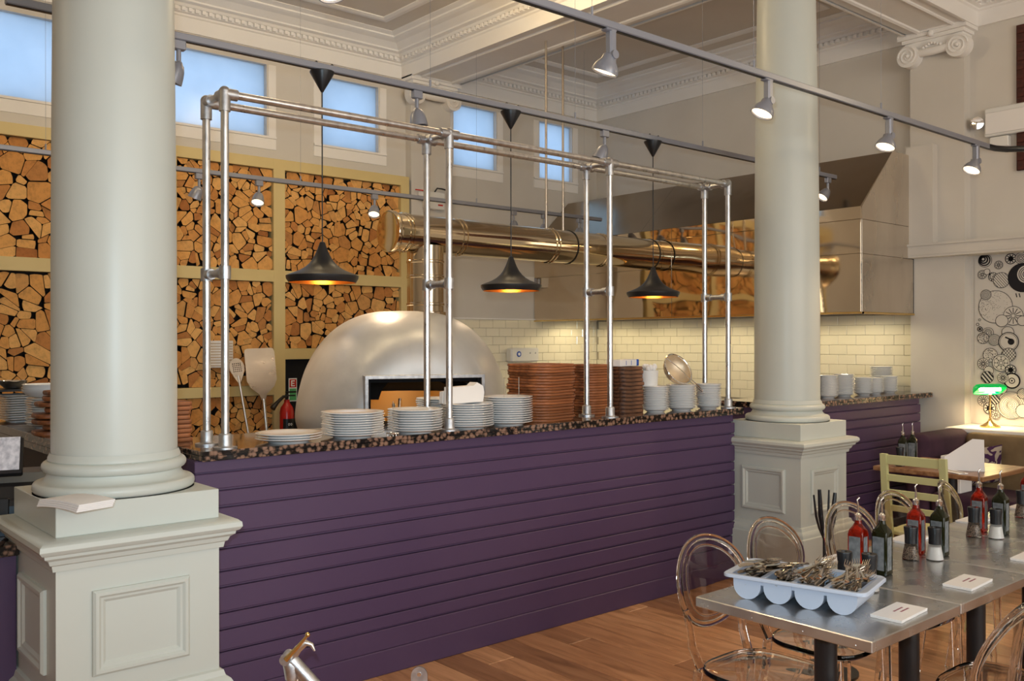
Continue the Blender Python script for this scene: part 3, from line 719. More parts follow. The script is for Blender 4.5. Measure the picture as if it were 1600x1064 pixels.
for k, (px_, onn, nm) in enumerate(((2.76, False, 'unlit small spotlight leftmost beside the near column'), (3.24, True, 'small lit spotlight between the two left frame uprights'), (4.30, True, 'small lit spotlight over the log cell behind the first pendant cord'), (5.88, True, 'small lit spotlight left of the second pendant cord'), (6.28, True, 'small lit spotlight right of the second pendant cord'), (6.77, True, 'small lit spotlight nearest the right end of the rear track'))):
    put_spot('bell', onn, px_*6.8/6.8, 6.8, 2.86, -.5 if onn else .4, -.7 if onn else .8, nm, 'spotlights on the rear track', 60 if onn else 0)
for k, (x, tl, az, nm) in enumerate(((3.02, .35, .5, 'large lit spotlight nearest the camera, left end of the front track'), (4.23, .45, 1.1, 'lit front-track spotlight glowing against the far column'), (5.53, .4, 1.3, 'lit front-track spotlight right of the far column'), (6.78, .5, 1.2, 'lit front-track spotlight beside the black cable end'))):
    put_spot('par', True, x, 2.83, 2.98, tl, az, nm, 'spotlights on the front track', 70 if x > 6 else 10)
put_spot('par', True, 1.6, 2.83, 2.98, -.4, .2, 'lit front-track spotlight above the top edge of the picture', 'spotlights on the front track', 22)

def pendant():
    t = T_('pendant_lamp', 'x', 'pendant lamp', group='black pendant lamps over the counter')
    # origin at the bottom of the shade
    out = [(.168, 0), (.181, .020), (.183, .034), (.172, .040), (.145, .050), (.115, .062), (.088, .078), (.066, .097), (.050, .118), (.037, .142), (.027, .165), (.019, .187), (.013, .205), (0, .21)]
    MB().lathe(out, 64).build('shade', m_blackm, t, smooth=50)
    MB().lathe([(.1675, .0005), (.176, .022), (.165, .034), (.14, .044), (.11, .056), (.084, .072), (.062, .092), (.046, .114), (.0, .118)], 64).build('lining', m_brass, t, smooth=50)
    MB().sphere((0,0,.055), .034, 10).build('bulb', m_bulb, t, smooth=60)
    H = 2.975-1.897
    MB().cyl((0,0,.205), (0,0,H-.10), .0033, 8).build('cord', m_black, t)
    c = MB().lathe([(0, H-.11), (.006, H-.11), (.062, H-.012), (.062, H-.006), (0, H-.006)], 32); cn = c.build('ceiling_cone', m_black, t, smooth=30)
    h = MB(); h.bbox(-.03, .03, -.015, .015, H-.008, H, .002); h.build('adaptor', m_whitep, t)
    for s in (-.045, .045): MB().tube([(s, 0, H-.008), (s, 0, H+.035), (s+.012, 0, H+.042), (s+.02, 0, H+.035)], .004, 8).build('hook', m_black, t)
    return t
P0 = None
for x, nm in ((2.345, 'black flared pendant lamp in front of the log wall, leftmost'), (3.61, 'black flared pendant lamp hanging right of the oven, middle one'), (4.90, 'black flared pendant lamp in front of the steel hood, rightmost')):
    if P0 is None: P0 = pendant(); o = P0; o.location = (x, 4.2, 1.897)
    else: o = dup(P0, (x, 4.2, 1.897))
    o['label'] = nm
    lamp('pendant_bulb', 'SPOT', (x, 4.2, 1.945), 7, (1, .68, .38), .03, tgt=(x, 4.2, 0), spot=140, blend=.5)

# ------------------------------------------------------------------ wall fittings
t = T_('emergency_sign', 'blank white emergency light box high on the right wall', 'wall light', (8.2, 3.165, 3.31))
MB().bbox(-.06, 0, -.165, .165, 0, .24, .008).build('housing', m_whitep, t); MB().bbox(-.066, -.058, -.155, .155, .02, .2, .003).build('diffuser', m_paper, t)
MB().bbox(-.07, -.01, -.03, .12, -.10, -.01, .006).build('bracket', m_whitep, t)
t = T_('emergency_floodlight', 'small round chrome emergency lamp beside the white light box', 'wall light', (8.2, 3.40, 3.44))
MB().bbox(-.05, 0, -.03, .03, -.04, .04, .008).build('mount', m_whitep, t)
T0 = Matrix.Translation((-.05, 0, 0)) @ rot_to((-1, -.6, -.1))
MB().lathe([(0, -.01), (.035, 0), (.05, .03), (.052, .05), (0, .056)], 24, T=T0).build('lamp_head', m_chrome, t, smooth=40)
t = T_('alarm_box', 'white twin alarm box with a small red mark above the duct', 'alarm box', (5.66, YW-.101, 2.98))
MB().bbox(-.14, .12, -.05, 0, -.02, .16, .008).build('housing', m_whitep, t); MB().bbox(-.20, -.14, -.04, 0, .06, .15, .006).build('side_unit', m_whitep, t)
MB().box(.03, .09, -.054, -.05, .02, .035).build('red_mark', m_red, t); MB().box(-.25, -.10, -.054, -.04, .155, .165).build('red_strip', m_red, t)
MB().tube([(.0, -.03, .16), (.02, -.05, .2), (.08, -.05, .2), (.16, -.05, .19)], .008, 8).build('cable', m_black, t)
t = T_('junction_box', 'small grey junction box on the wall at the hood corner', 'junction box', (7.06, YW, 2.27))
MB().bbox(-.07, .05, -.07, 0, -.06, .06, .006).build('housing', m_whitep, t); MB().bbox(.05, .10, -.06, 0, -.045, .045, .005).build('side_gland', m_trk, t)
t = T_('towel_dispenser', 'white wall dispenser with a round blue badge on the tiles', 'dispenser', (6.92, YW-.016, 1.42))
MB().bbox(-.20, .22, -.10, 0, -.06, .10, .015).build('housing', m_whitep, t)
MB().cyl((-.09, -.104, .03), (-.09, -.098, .03), .032, 20).build('badge', m_blue, t); MB().cyl((-.09, -.107, .03), (-.09, -.100, .03), .017, 20).build('badge_center', m_white, t)
for x in (.08, .16): MB().cyl((x, -.103, .04), (x, -.099, .04), .008, 10).build('lock', m_trk, t)

# ------------------------------------------------------------------ crockery
def plate_proto(name, R, h, cat, m=None):
    f = R*.60; pf = [(0, .003), (f-.006, .003), (f-.004, 0), (f, 0), (f+.003, .004), (R*.8, h*.55), (R-.002, h-.003), (R, h-.0015), (R-.001, h), (R-.004, h), (R*.78, h*.62+.002), (f, .007), (0, .0065)]
    o = MB().lathe(pf, 48).build(name, m or m_white, smooth=50); tag(o, 'x', cat); return o
def bowl_proto(name, R, h, m=None):
    f = R*.5; pf = [(0, .004), (f-.004, .004), (f-.002, 0), (f, 0), (R*.72, h*.25), (R*.93, h*.7), (R, h), (R-.003, h), (R*.9, h*.7), (R*.68, h*.3+.003), (f*.8, .009), (0, .008)]
    o = MB().lathe(pf, 40).build(name, m or m_white, smooth=50); tag(o, 'x', 'bowl'); return o
def stack(proto, x, y, z, n, pitch, name, group, jit=.003, rj=0):
    for i in range(n):
        if not proto.get('used'): o = proto; o['used'] = 1
        else: o = proto.copy(); C.objects.link(o)
        o.location = (x+random.uniform(-jit, jit), y+random.uniform(-jit, jit), z+i*pitch); o.rotation_euler = (0, 0, random.uniform(-rj, rj))
        if 'used' in o and o is not proto: del o['used']
        k = n-1-i
        o['label'] = ('%s, %s' % (name, nth(k) if i else 'at the bottom')).replace('  ', ' '); o['group'] = group
GZ = 1.1425
PA = plate_proto('dinner_plate', .150, .021, 'plate'); PB = plate_proto('dinner_plate', .139, .021, 'plate')
stack(PA, 1.985, 3.865, GZ, 3, .0115, 'white plate in the lowest stack by the left posts', 'white plates on the granite worktop')
stack(PA, 2.318, 3.86, GZ, 10, .0112, 'white plate in the stack left of the ticket spike', 'white plates on the granite worktop')
stack(PB, 2.662, 3.835, GZ, 9, .0122, 'white plate in the stack right of the ticket spike', 'white plates on the granite worktop')
stack(PB, 3.005, 3.85, GZ, 10, .0122, 'white plate in the stack topped by folded paper', 'white plates on the granite worktop')
stack(PB, 3.295, 3.865, GZ, 12, .0122, 'white plate in the stack touching the big board pile', 'white plates on the granite worktop')
stack(PB, 3.08, 4.19, GZ, 11, .0118, 'white plate in the half hidden stack behind the front post', 'white plates on the granite worktop')
QA = plate_proto('small_dish', .088, .022, 'dish')
stack(QA, 4.575, 3.905, GZ, 14, .0110, 'small white dish in the stack right of the dark boards', 'white dishes on the granite worktop')
QB = plate_proto('small_dish', .100, .024, 'dish')
stack(QB, 4.815, 3.89, GZ, 14, .0110, 'small white dish in the stack under the sieve', 'white dishes on the granite worktop')
QC = plate_proto('small_dish', .087, .022, 'dish')
stack(QC, 5.085, 3.875, GZ, 14, .0110, 'small white dish in the stack beside the right frame posts', 'white dishes on the granite worktop')
FR = [(6.70, 3.94, .083, 16, .0105, 'first'), (7.00, 3.97, .083, 16, .0105, 'second'), (7.27, 3.95, .078, 14, .0095, 'third'), (7.50, 3.97, .070, 13, .0095, 'fourth'), (7.73, 3.96, .073, 14, .0095, 'fifth'), (7.955, 4.15, .10, 20, .0105, 'tallest')]
for x, y, R, n_, p, nm in FR:
    stack(plate_proto('small_dish', R, .022, 'dish'), x, y, GZ, n_, p, 'white dish in the %s stack right of the far column' % nm if nm != 'tallest' else 'white dish in the tallest stack, at the far right', 'white dishes right of the far column')
# left rear
stack(plate_proto('side_plate', .105, .022, 'plate'), 1.345, 5.35, GZ, 12, .0125, 'white dish in the stack beside the near column, far left', 'white dishes on the rear counter', jit=.006)
stack(bowl_proto('serving_bowl', .125, .045), 1.345, 5.35, GZ+12*.0125+.010, 3, .014, 'large white bowl on top of the dish stack at far left', 'large bowls on the rear counter')
sq = MB(); 
def rrect(w, d, r, n=6):
    out = []
    for cx, cy, a0 in ((w/2-r, d/2-r, 0), (-w/2+r, d/2-r, PI/2), (-w/2+r, -d/2+r, PI), (w/2-r, -d/2+r, 3*PI/2)):
        for i in range(n+1): a = a0+PI/2*i/n; out.append((cx+r*math.cos(a), cy+r*math.sin(a)))
    return out
sq.prism(rrect(.16, .16, .03), 0, .003); 
vs0 = rrect(.16, .16, .03); vs1 = rrect(.25, .25, .03); m_ = len(vs0)
sq.add([(x, y, .003) for x, y in vs0]+[(x, y, .016) for x, y in vs1]+[(x, y, .018) for x, y in vs1]+[(x*.99, y*.99, .006) for x, y in vs0], [(k*m_+i, k*m_+(i+1)%m_, (k+1)*m_+(i+1)%m_, (k+1)*m_+i) for k in range(3) for i in range(m_)])
SQ = tag(sq.build('square_dish', m_white, smooth=40), 'x', 'dish')
stack(SQ, 1.36, 5.93, GZ, 11, .0135, 'square white dish in the leftmost stack on the rear counter', 'square dishes on the rear counter', jit=.004)
o = T_('steel_bowl', 'small steel bowl on a black tray over the leftmost dishes', 'bowl', (1.32, 6.0, GZ+.171))
MB().prism(rrect(.30, .24, .03), 0, .012).build('black_tray', m_black, o); MB().lathe([(0, .013), (.04, .013), (.075, .045), (.08, .06), (.077, .06), (.07, .045), (.035, .018), (0, .017)], 28).build('bowl', m_chrome, o, smooth=40)

# pizza boards
def board_proto(w, d, r, th, m):
    b = MB(); P = rrect(w, d, r, 7); Pi = [(x*.985, y*.985) for x, y in P]; n_ = len(P)
    b.add([(x, y, 0) for x, y in Pi]+[(x, y, th*.3) for x, y in P]+[(x, y, th*.7) for x, y in P]+[(x, y, th) for x, y in Pi],
          [tuple(range(n_-1, -1, -1)), tuple(range(3*n_, 4*n_))]+[(k*n_+i, k*n_+(i+1)%n_, (k+1)*n_+(i+1)%n_, (k+1)*n_+i) for k in range(3) for i in range(n_)])
    return tag(b.build('pizza_board', m), 'x', 'board')
stack(board_proto(.345, .335, .11, .0145, m_board), 3.635, 3.965, GZ, 20, .0163, 'reddish rounded wooden board in the biggest pile', 'wooden boards in the biggest pile', jit=.007, rj=.06)
stack(board_proto(.255, .255, .09, .0145, m_board), 4.165, 4.115, GZ, 19, .0163, 'brown wooden board in the middle pile behind a post', 'wooden boards in the middle pile', jit=.006, rj=.08)
stack(board_proto(.215, .205, .035, .0225, m_board2), 4.405, 4.035, GZ, 12, .0245, 'scorched dark square board in the right hand pile', 'dark boards in the right hand pile', jit=.005, rj=.05)
BT = board_proto(.50, .20, .06, .020, m_board)
stack(BT, 1.46, 4.93, GZ, 8, .028, 'brown board jutting left from behind the near column', 'boards on the rear counter', jit=.035, rj=.35)
stack(board_proto(.15, .17, .02, .018, m_board), 1.585, 4.25, GZ, 9, .0205, 'small brown board piled at the left end of the worktop', 'small boards at the worktop end', jit=.004, rj=.1)
t = T_('carton', 'slim white carton with a blue end on the dark boards', 'box', (4.405, 4.03, GZ+12*.0245), .25)
MB().bbox(-.125, .095, -.05, .05, .0005, .042, .002).build('body', m_paper, t); MB().bbox(.095, .125, -.0505, .0505, .0003, .0425, .002).build('blue_end', m_blue, t)
for x in (-.05, .02): MB().box(x, x+.004, -.0515, -.0500, .008, .036).build('printed_line', m_blue, t)
# folded paper on plates
t = T_('folded_paper', 'crumpled white paper lying on the fourth plate stack', 'paper', (3.005, 3.90, GZ+9*.0122+.0215), .1)
b = MB(); P = [(-.12, 0), (.115, 0), (.125, .05), (.115, .085), (.07, .105), (.045, .088), (-.115, .085)]
b.prism(P, -.045, .01, T=Matrix(((1,0,0,0),(0,0,1,0),(0,1,0,0),(0,0,0,1)))); b.prism([(-.125, 0), (.11, .0), (.112, .06), (.02, .075), (-.12, .06)], .015, .04, T=Matrix(((1,0,0,0),(0,0,1,0),(0,1,0,0),(0,0,0,1)))); b.build('sheets', m_paper, t)
# tub with torn paper, sieve
t = T_('cup_tub', 'clear ribbed tub of paper cups on the small bowls', 'tub', (4.56, 3.95, GZ+13*.011+.0225))
b = MB().lathe([(0, 0), (.058, 0), (.064, .10), (.06, .10), (.055, .004), (0, .004)], 28); b.build('tub', m_whitep, t, smooth=40)
b = MB()
for i in range(9): b.sphere((random.uniform(-.045, .045), random.uniform(-.045, .045), .105+random.uniform(0, .02)), .018, 5, (1, 1, 1.2))
tag(b.build('torn_paper', m_paper, t), kind='stuff')
t = T_('sieve', 'fine wire sieve with a steel handle lying tilted on the bowls', 'sieve', (4.86, 3.95, GZ+13*.011+.125), 0)
ax = (rt*.62+Vector((0,0,-1))*.55+fw*.1).normalized()     # handle direction
nrm = (up*.55+rt*.35-fw*.75).normalized(); nrm = (nrm-ax*nrm.dot(ax)).normalized(); sd = nrm.cross(ax)
ring = [(ax*math.cos(a)*.112+sd*math.sin(a)*.10) for a in [2*PI*i/40 for i in range(40)]]
MB().tube(ring, .0055, 8, closed=True).build('rim', m_chrome, t, smooth=40)
b = MB(); T0 = Matrix((ax, sd, nrm)).transposed().to_4x4(); b.lathe([(.108*math.sin(a), -.075*math.cos(a)) for a in [PI/2*i/10 for i in range(11)]], 32, T=T0)
sv = b.build('mesh_bowl', mat('sieve_mesh', (.75,.62,.45), .45, .7), t, smooth=60)
wv = MB()
for k in range(-4, 5):
    for A_, B_ in ((ax, sd), (sd, ax)):
        q = k*.022; pts = []
        for j in range(-6, 7):
            s_ = j*.018
            if q*q+s_*s_ < .104**2: pts.append(A_*s_+B_*q-nrm*(.0765*math.sqrt(max(0, 1-(q*q+s_*s_)/.0117))+.001))
        if len(pts) > 1: wv.tube(pts, .0012, 4)
tag(wv.build('wire_weave', m_chrome, t), kind='stuff')
b = MB(); b.tube([ax*.11+sd*.012, ax*.30+sd*.004], .0035, 8); b.tube([ax*.11-sd*.012, ax*.30-sd*.004], .0035, 8); b.sphere(ax*.305, .008, 6); b.build('handle', m_chrome, t, smooth=40)
MB().tube([-ax*.11, -ax*.04+nrm*.008, ax*.04+nrm*.008, ax*.11], .0035, 8).build('cross_bar', m_chrome, t, smooth=40)
# ticket clip with spike at the worktop edge
t = T_('ticket_spike', 'thin chrome ticket spike on a ring base at the worktop edge', 'ticket spike', (2.49, 3.775, GZ))
MB().cyl((0,0,.0), (0,0,.165), .0018, 8).build('spike', m_chrome, t)
b = MB(); b.tube([(.03*math.cos(a), .03*math.sin(a), .012) for a in [2*PI*i/28 for i in range(28)]], .003, 8, closed=True)
for a in range(4): b.cyl((.03*math.cos(a*PI/2+.5), .03*math.sin(a*PI/2+.5), 0), (.03*math.cos(a*PI/2+.5), .03*math.sin(a*PI/2+.5), .014), .003, 8)
b.cyl((-.03,0,.012), (.03,0,.012), .002, 6); b.build('ring_base', m_chrome, t, smooth=40)
for i, (dx, dy) in enumerate(((-.05, -.03), (.03, -.06))):
    o = T_('receipt_pin', ('thin steel pin standing on the stack beside the big board pile, left one', 'thin steel pin standing on the stack beside the big board pile, right one')[i], 'pin', (3.295+dx, 3.865+dy, GZ+11*.0122+.0075))
    MB().cyl((0,0,0), (0,0,.115-.0*i), .0016, 6).build('pin', m_chrome, o); MB().sphere((0,0,.115), .003, 5).build('pin_tip', m_chrome, o)
    MB().lathe([(0,0),(.018,0),(.018,.003),(0,.004)], 16).build('foot', m_chrome, o)
# black bottle rack right of the column
t = T_('black_grinder', 'tall black knobbed utensil stand behind the far column', 'stand', (6.57, 4.02, GZ))
b = MB(); b.lathe([(0, 0), (.05, 0), (.05, .02), (.042, .03), (.042, .19), (.05, .20), (.05, .225), (.02, .235), (0, .235)], 28); b.build('body', m_black, t, smooth=40)
for z in (.06, .15): MB().cyl((0, 0, z), (.072, -.01, z), .009, 10).build('knob', m_black, t)

# ------------------------------------------------------------------ peels, panel, extinguisher, sign
def peel(label, loc, lean, roll, w, h, zt, round_, holes):
    t = T_('pizza_peel', label, 'peel', loc); t.rotation_euler = (lean, roll, 0)
    Tf = Matrix(((1,0,0,0),(0,0,1,0),(0,1,0,0),(0,0,0,1)))
    if round_: P = [(w/2*math.cos(a), zt-h/2+h/2*math.sin(a)) for a in [2*PI*i/28 for i in range(28)]]
    else:
        P = [(-w/2+.03, zt), (-w/2+.008, zt-.008), (-w/2, zt-.035), (-w/2, zt-h*.62), (-w/2+.03, zt-h*.75), (-.035, zt-h*.9), (-.018, zt-h), (.018, zt-h), (.035, zt-h*.9), (w/2-.03, zt-h*.75), (w/2, zt-h*.62), (w/2, zt-.035), (w/2-.008, zt-.008), (w/2-.03, zt)]
    MB().prism(P, -.003, .003, T=Tf).build('blade', m_alu, t)
    if holes:
        hb = MB()
        for i in range(-3, 4):
            for j in range(-3, 4):
                if i*i+j*j < 9: hb.cyl((i*.017, -.0045, zt-h/2+j*.017), (i*.017, -.0025, zt-h/2+j*.017), .005, 8)
        tag(hb.build('perforations', m_dark, t), kind='stuff')
        b = MB(); b.prism([(-.05, zt-h+.02), (.05, zt-h+.02), (.012, zt-h-.05), (-.012, zt-h-.05)], -.003, .003, T=Tf); b.build('neck', m_alu, t)
    MB().cyl((0, 0, zt-h+.01), (0, 0, .0), .011 if holes else .015, 14).build('handle', m_alu, t, smooth=40)
    return t
peel('large aluminium pizza peel leaning on the logs', (3.72, 7.50, 0.002), -.135, -.033, .285, .46, 1.55, False, False)
peel('small round perforated peel left of the large one', (3.58, 7.42, 0.002), -.175, -.10, .135, .165, 1.48, True, True)
t = T_('slatted_panel', 'pale perforated card panel behind the small round peel', 'panel', (3.33, 7.775, 1.37), 0)
MB().bbox(-.115, .125, -.01, .01, 0, .235, .003).build('panel', m_paper, t)
b = MB()
for r in range(9): b.box(-.108, .118, -.0125, -.010, .015+r*.024, .021+r*.024)
b.build('ridge_lines', mat('tan_line', (.5,.36,.2), .8), t)
t = T_('fire_extinguisher', 'red fire extinguisher with a black label beside the oven', 'extinguisher', (3.935, 7.70, .50))
MB().lathe([(0, 0), (.055, 0), (.064, .015), (.064, .46), (.055, .50), (.034, .53), (.026, .545), (.024, .57), (0, .57)], 32).build('cylinder', m_red, t, smooth=40)
MB().lathe([(.0648, .28), (.0648, .40)], 32, a0=-2.6, a1=-.4).build('label_band', m_black, t, smooth=40)
b = MB(); 
for x in (-.012, .010):
    Tq = Matrix.Translation((x, -.0655, .35)) ; b.add([Tq @ Vector((.009*math.cos(a)*s, 0, .012*math.sin(a)*s)) for s in (1, .55) for a in [2*PI*i/16 for i in range(16)]], [(i, (i+1) % 16, 16+(i+1) % 16, 16+i) for i in range(16)])
b.build('label_letters', m_white, t)
b = MB()
for k, w_ in enumerate((.05, .06, .045)): b.box(-.03, -.03+w_, -.0662, -.0645, .24-k*.022, .248-k*.022)
b.build('label_text', m_white, t)
b = MB(); b.cyl((0,0,.57), (0,0,.62), .016, 12); b.box(-.01, .09, -.012, .012, .63, .645); b.box(-.01, .08, -.01, .01, .60, .612); b.build('valve_handle', m_black, t)
MB().tube([(0, -.02, .60), (-.05, -.03, .60), (-.12, -.05, .55), (-.17, -.06, .50)], [.012, .014, .017, .026], 12).build('horn', m_black, t, smooth=40)
t = T_('safety_sign', 'small red and green extinguisher sign on the dark recess', 'sign', (4.075, YF+.058, 1.04))
MB().bbox(-.042, .042, -.004, 0, 0, .215, .001).build('backing', m_white, t); MB().box(-.034, .034, -.006, -.004, .13, .205).build('red_field', m_red, t); MB().box(-.034, .034, -.006, -.004, .01, .12).build('green_field', m_grn, t)
b = MB(); b.box(-.02, -.008, -.0075, -.006, .14, .195); b.box(-.008, .018, -.0075, -.006, .185, .195); b.box(-.008, .014, -.0075, -.006, .163, .172); b.box(-.008, .018, -.0075, -.006, .14, .15); b.build('pictogram', m_white, t)

# ------------------------------------------------------------------ till at the far left, napkins on the pedestal
t = T_('till_printer', 'dark blue grey till machine at the far left edge', 'till', (.90, 4.08, .8615), -.3); t.scale = (1.1, 1.05, 1.62)
m_till = mat('till_plastic', (.05,.075,.105), .35)
Ty = Matrix(((0,0,1,0),(1,0,0,0),(0,1,0,0),(0,0,0,1)))
MB().prism([(-.16, 0), (.14, 0), (.14, .12), (.06, .142), (-.06, .138), (-.13, .115), (-.16, .075)], -.36, .14, T=Ty).build('body', m_till, t)
MB().prism([(-.166, .070), (-.134, .113), (-.122, .121), (-.158, .082)], -.34, .13, T=Ty).build('cover_lip', m_black, t)
MB().bbox(-.30, .0, -.168, -.158, .03, .09, .003).build('control_strip', m_black, t); MB().bbox(-.12, -.03, -.170, -.166, .045, .075, .001).build('name_plate', m_paper, t)
MB().bbox(-.1, -.04, -.174, -.160, .0, .028, .002).build('button', m_black, t)
b = MB(); Ts = Matrix.Translation((-.10, -.14, .135)) @ Matrix.Rotation(.9, 4, 'X'); b.bbox(-.2, .14, -.0, .105, 0, .022, .004, T=Ts); b.build('screen_case', m_black, t)
b = MB(); b.bbox(-.19, .13, .006, .10, .022, .025, .001, T=Ts); b.build('screen', noisy(mat('flash_sparkle_sheet', rough=.15), (.55,.55,.62), (.95,.93,1), 60), t)  # pale speckle in the colour stands in for flash sparkle on the sheet
t = T_('napkin_pack', 'stack of white napkins on the corner of the nearest pedestal', 'napkins', (.895, 3.235, 1.0585), -1.25)
b = MB()
n_ = 12
for k in range(4):
    z0 = .001+k*.0062; vs = []; fs = []
    for i in range(n_+1):
        u = -1+2*i/n_; zz = z0+.006*(1-u*u); x_ = u*.105
        for y_, dz in ((-.065, 0), (.065, 0), (.065, .0055), (-.065, .0055)): vs.append((x_+k*.002, y_+k*.0015, zz+dz))
    for i in range(n_):
        for j in range(4): fs.append((i*4+j, i*4+(j+1) % 4, i*4+4+(j+1) % 4, i*4+4+j))
    fs += [(0, 1, 2, 3), (n_*4+3, n_*4+2, n_*4+1, n_*4)]; MB().add(vs, fs).build('napkin', m_paper, t)
# metal folding stand at the bottom edge
H = Vector((1.372, 2.655, .60))
t = T_('metal_stand', 'weathered aluminium tube stand with a hooked lever, bottom edge', 'stand', H)
A = Vector((1.78, 2.30, 0))-H; B2 = Vector((1.41, 2.66, 0))-H; C2 = Vector((1.50, 2.60, 0))-H
MB().tube([A*.0, A*.98], .021, 16).build('leg', m_galvj, t, smooth=40); MB().tube([(0,0,-.01), B2*.98], .012, 12).build('leg', m_chrome, t, smooth=40); MB().tube([(0, 0, 0), C2*.98], .012, 12).build('leg', m_chrome, t, smooth=40)
b = MB(); e1 = rt; 
b.tube([(0,0,-.06), (0,0,-.02), tuple(up*.02-rt*.02)], [.02, .026, .016], 14); b.cyl(-rt*.015-fw*.03+up*.008, -rt*.015+fw*.03+up*.008, .017, 16); b.build('hub', m_galvj, t, smooth=40)
MB().tube([tuple(-rt*.012+up*.01-fw*.028), tuple(rt*.025+up*.05-fw*.028), tuple(rt*.055+up*.085-fw*.028)], [.009, .006, .004], 10).sphere(tuple(rt*.056+up*.088-fw*.028), .008, 6).build('lever', m_brassl, t, smooth=40)
MB().tube([tuple(rt*.0+up*.0), tuple(rt*.02+up*.035), tuple(rt*.045+up*.055), tuple(rt*.062+up*.048), tuple(rt*.072+up*.028)], [.012, .013, .011, .007, .003], 10).build('hook', m_alu, t, smooth=40)
t = T_('metal_post', 'rounded grey metal bar end standing near the counter foot', 'post', (2.19, 3.13, 0), -math.radians(40.73))
P = [(-.034, 0), (.034, 0), (.034, .225)]+[(.034*math.cos(a), .225+.04*math.sin(a)) for a in [PI*i/12 for i in range(1, 12)]]+[(-.034, .225)]
MB().prism(P, -.006, .006, T=Matrix(((1,0,0,0),(0,0,1,0),(0,1,0,0),(0,0,0,1)))).build('bar', m_galvj, t); MB().bbox(-.07, .07, -.05, .05, 0, .008, .002).build('foot', m_galvj, t)
MB().cyl((0, -.009, .235), (0, .009, .235), .009, 10).build('bolt', m_chrome, t)

# ------------------------------------------------------------------ zinc tables
tn = ['nearest zinc topped table, carrying the cutlery tray', 'second zinc topped table from the near end', 'third zinc topped table from the near end', 'fourth zinc topped table from the near end', 'farthest zinc topped table at the right edge']
TP = None
def table():
    t = T_('dining_table', 'x', 'table')
    w, d = .564, .62
    b = MB().bbox(-w/2+.001, w/2-.001, -d/2, d/2, .716, .75, .003); b.build('tabletop', m_zinc, t)
    r = MB()
    for sx in (-1, 1):
        for y in (-.26, -.09, .09, .26): r.sphere((sx*(w/2-.002), y, .728), .0028, 4)
    tag(r.build('edge_nails', m_zinc, t), kind='stuff')
    MB().cyl((0,0,.03), (0,0,.70), .036, 24).build('post', m_black, t, smooth=40)
    MB().bbox(-.15, .15, -.15, .15, .70, .716, .003).build('top_plate', m_black, t)
    MB().lathe([(0, 0), (.165, 0), (.165, .008), (.05, .03), (.036, .04), (0, .04)], 36).build('base', m_black, t, smooth=30)
    return t
for k in range(5):
    loc = (2.465+.5685*(k+.5), 1.626, 0)
    if TP is None: TP = table(); TP.location = loc; o = TP
    else: o = dup(TP, loc)
    o['label'] = tn[k]; o['group'] = 'zinc topped dining tables'
# ------------------------------------------------------------------ clear chairs
def ghost():
    t = T_('ghost_chair', 'x', 'chair', group='transparent round backed chairs')
    P = []
    for i in range(40):
        a = 2*PI*i/40; c, s = math.cos(a), math.sin(a); e = .62
        P.append((.195*(abs(c)**e)*(1 if c > 0 else -1)*(1.0+.06*s), .185*(abs(s)**e)*(1 if s > 0 else -1)))
    b = MB(); n_ = len(P)
    lay = [(.97, .442), (1, .448), (1, .458), (.985, .463), (.90, .459)]
    b.add([(x*k, y*k, z) for k, z in lay for x, y in P], [tuple(range(n_-1, -1, -1)), tuple(range(4*n_, 5*n_))]+[(k*n_+i, k*n_+(i+1) % n_, (k+1)*n_+(i+1) % n_, (k+1)*n_+i) for k in range(4) for i in range(n_)])
    b.build('seat', m_clear, t, smooth=40)
    rz_ = lambda z: -.185-(z-.46)*.17     # recline
    cz, hw, hh = .722, .193, .152
    ring = [(hw*math.cos(a), rz_(cz+hh*math.sin(a))+.035*(math.cos(a)**2)-.02, cz+hh*math.sin(a)) for a in [2*PI*i/48 for i in range(48)]]
    MB().tube(ring, .0125, 10, closed=True, sq=(1, .8)).build('back_rim', m_clear, t, smooth=50)
    vs = []; fs = []
    for th in (0, .005):
        for j in range(9):
            r = j/8
            for i in range(36):
                a = 2*PI*i/36; x = (hw-.008)*r*math.cos(a); z = cz+(hh-.008)*r*math.sin(a); vs.append((x, rz_(z)+.035*(x/hw)**2-.02+th, z))
    m1 = 9*36
    for q in (0, m1):
        for j in range(8):
            for i in range(36): fs.append((q+j*36+i, q+j*36+(i+1) % 36, q+j*36+36+(i+1) % 36, q+j*36+36+i))
    for i in range(36): fs.append((8*36+i, 8*36+(i+1) % 36, m1+8*36+(i+1) % 36, m1+8*36+i))
    MB().add(vs, fs).build('back_panel', m_clear, t, smooth=50)
    MB().tube([(p[0]*.80, p[1]+.004, cz+(p[2]-cz)*.80) for p in ring], .0045, 8, closed=True).build('inner_ridge', m_clear, t, smooth=50)
    for sx in (-1, 1):
        MB().tube([(sx*.165, .155, .445), (sx*.168, .16, .2), (sx*.172, .165, 0)], [.019, .015, .0115], 8).build('leg', m_clear, t, smooth=30)
        MB().tube([(sx*.155, -.165, .445), (sx*.165, -.185, .2), (sx*.178, -.215, 0)], [.018, .015, .012], 8).build('leg', m_clear, t, smooth=30)
        MB().tube([(sx*.14, -.165, .45), (sx*.150, -.195, .52), (sx*.150, -.205, .58), (sx*.165, -.215, .65)], [.017, .016, .014, .011], 8).build('back_post', m_clear, t, smooth=40)
    return t
G = None
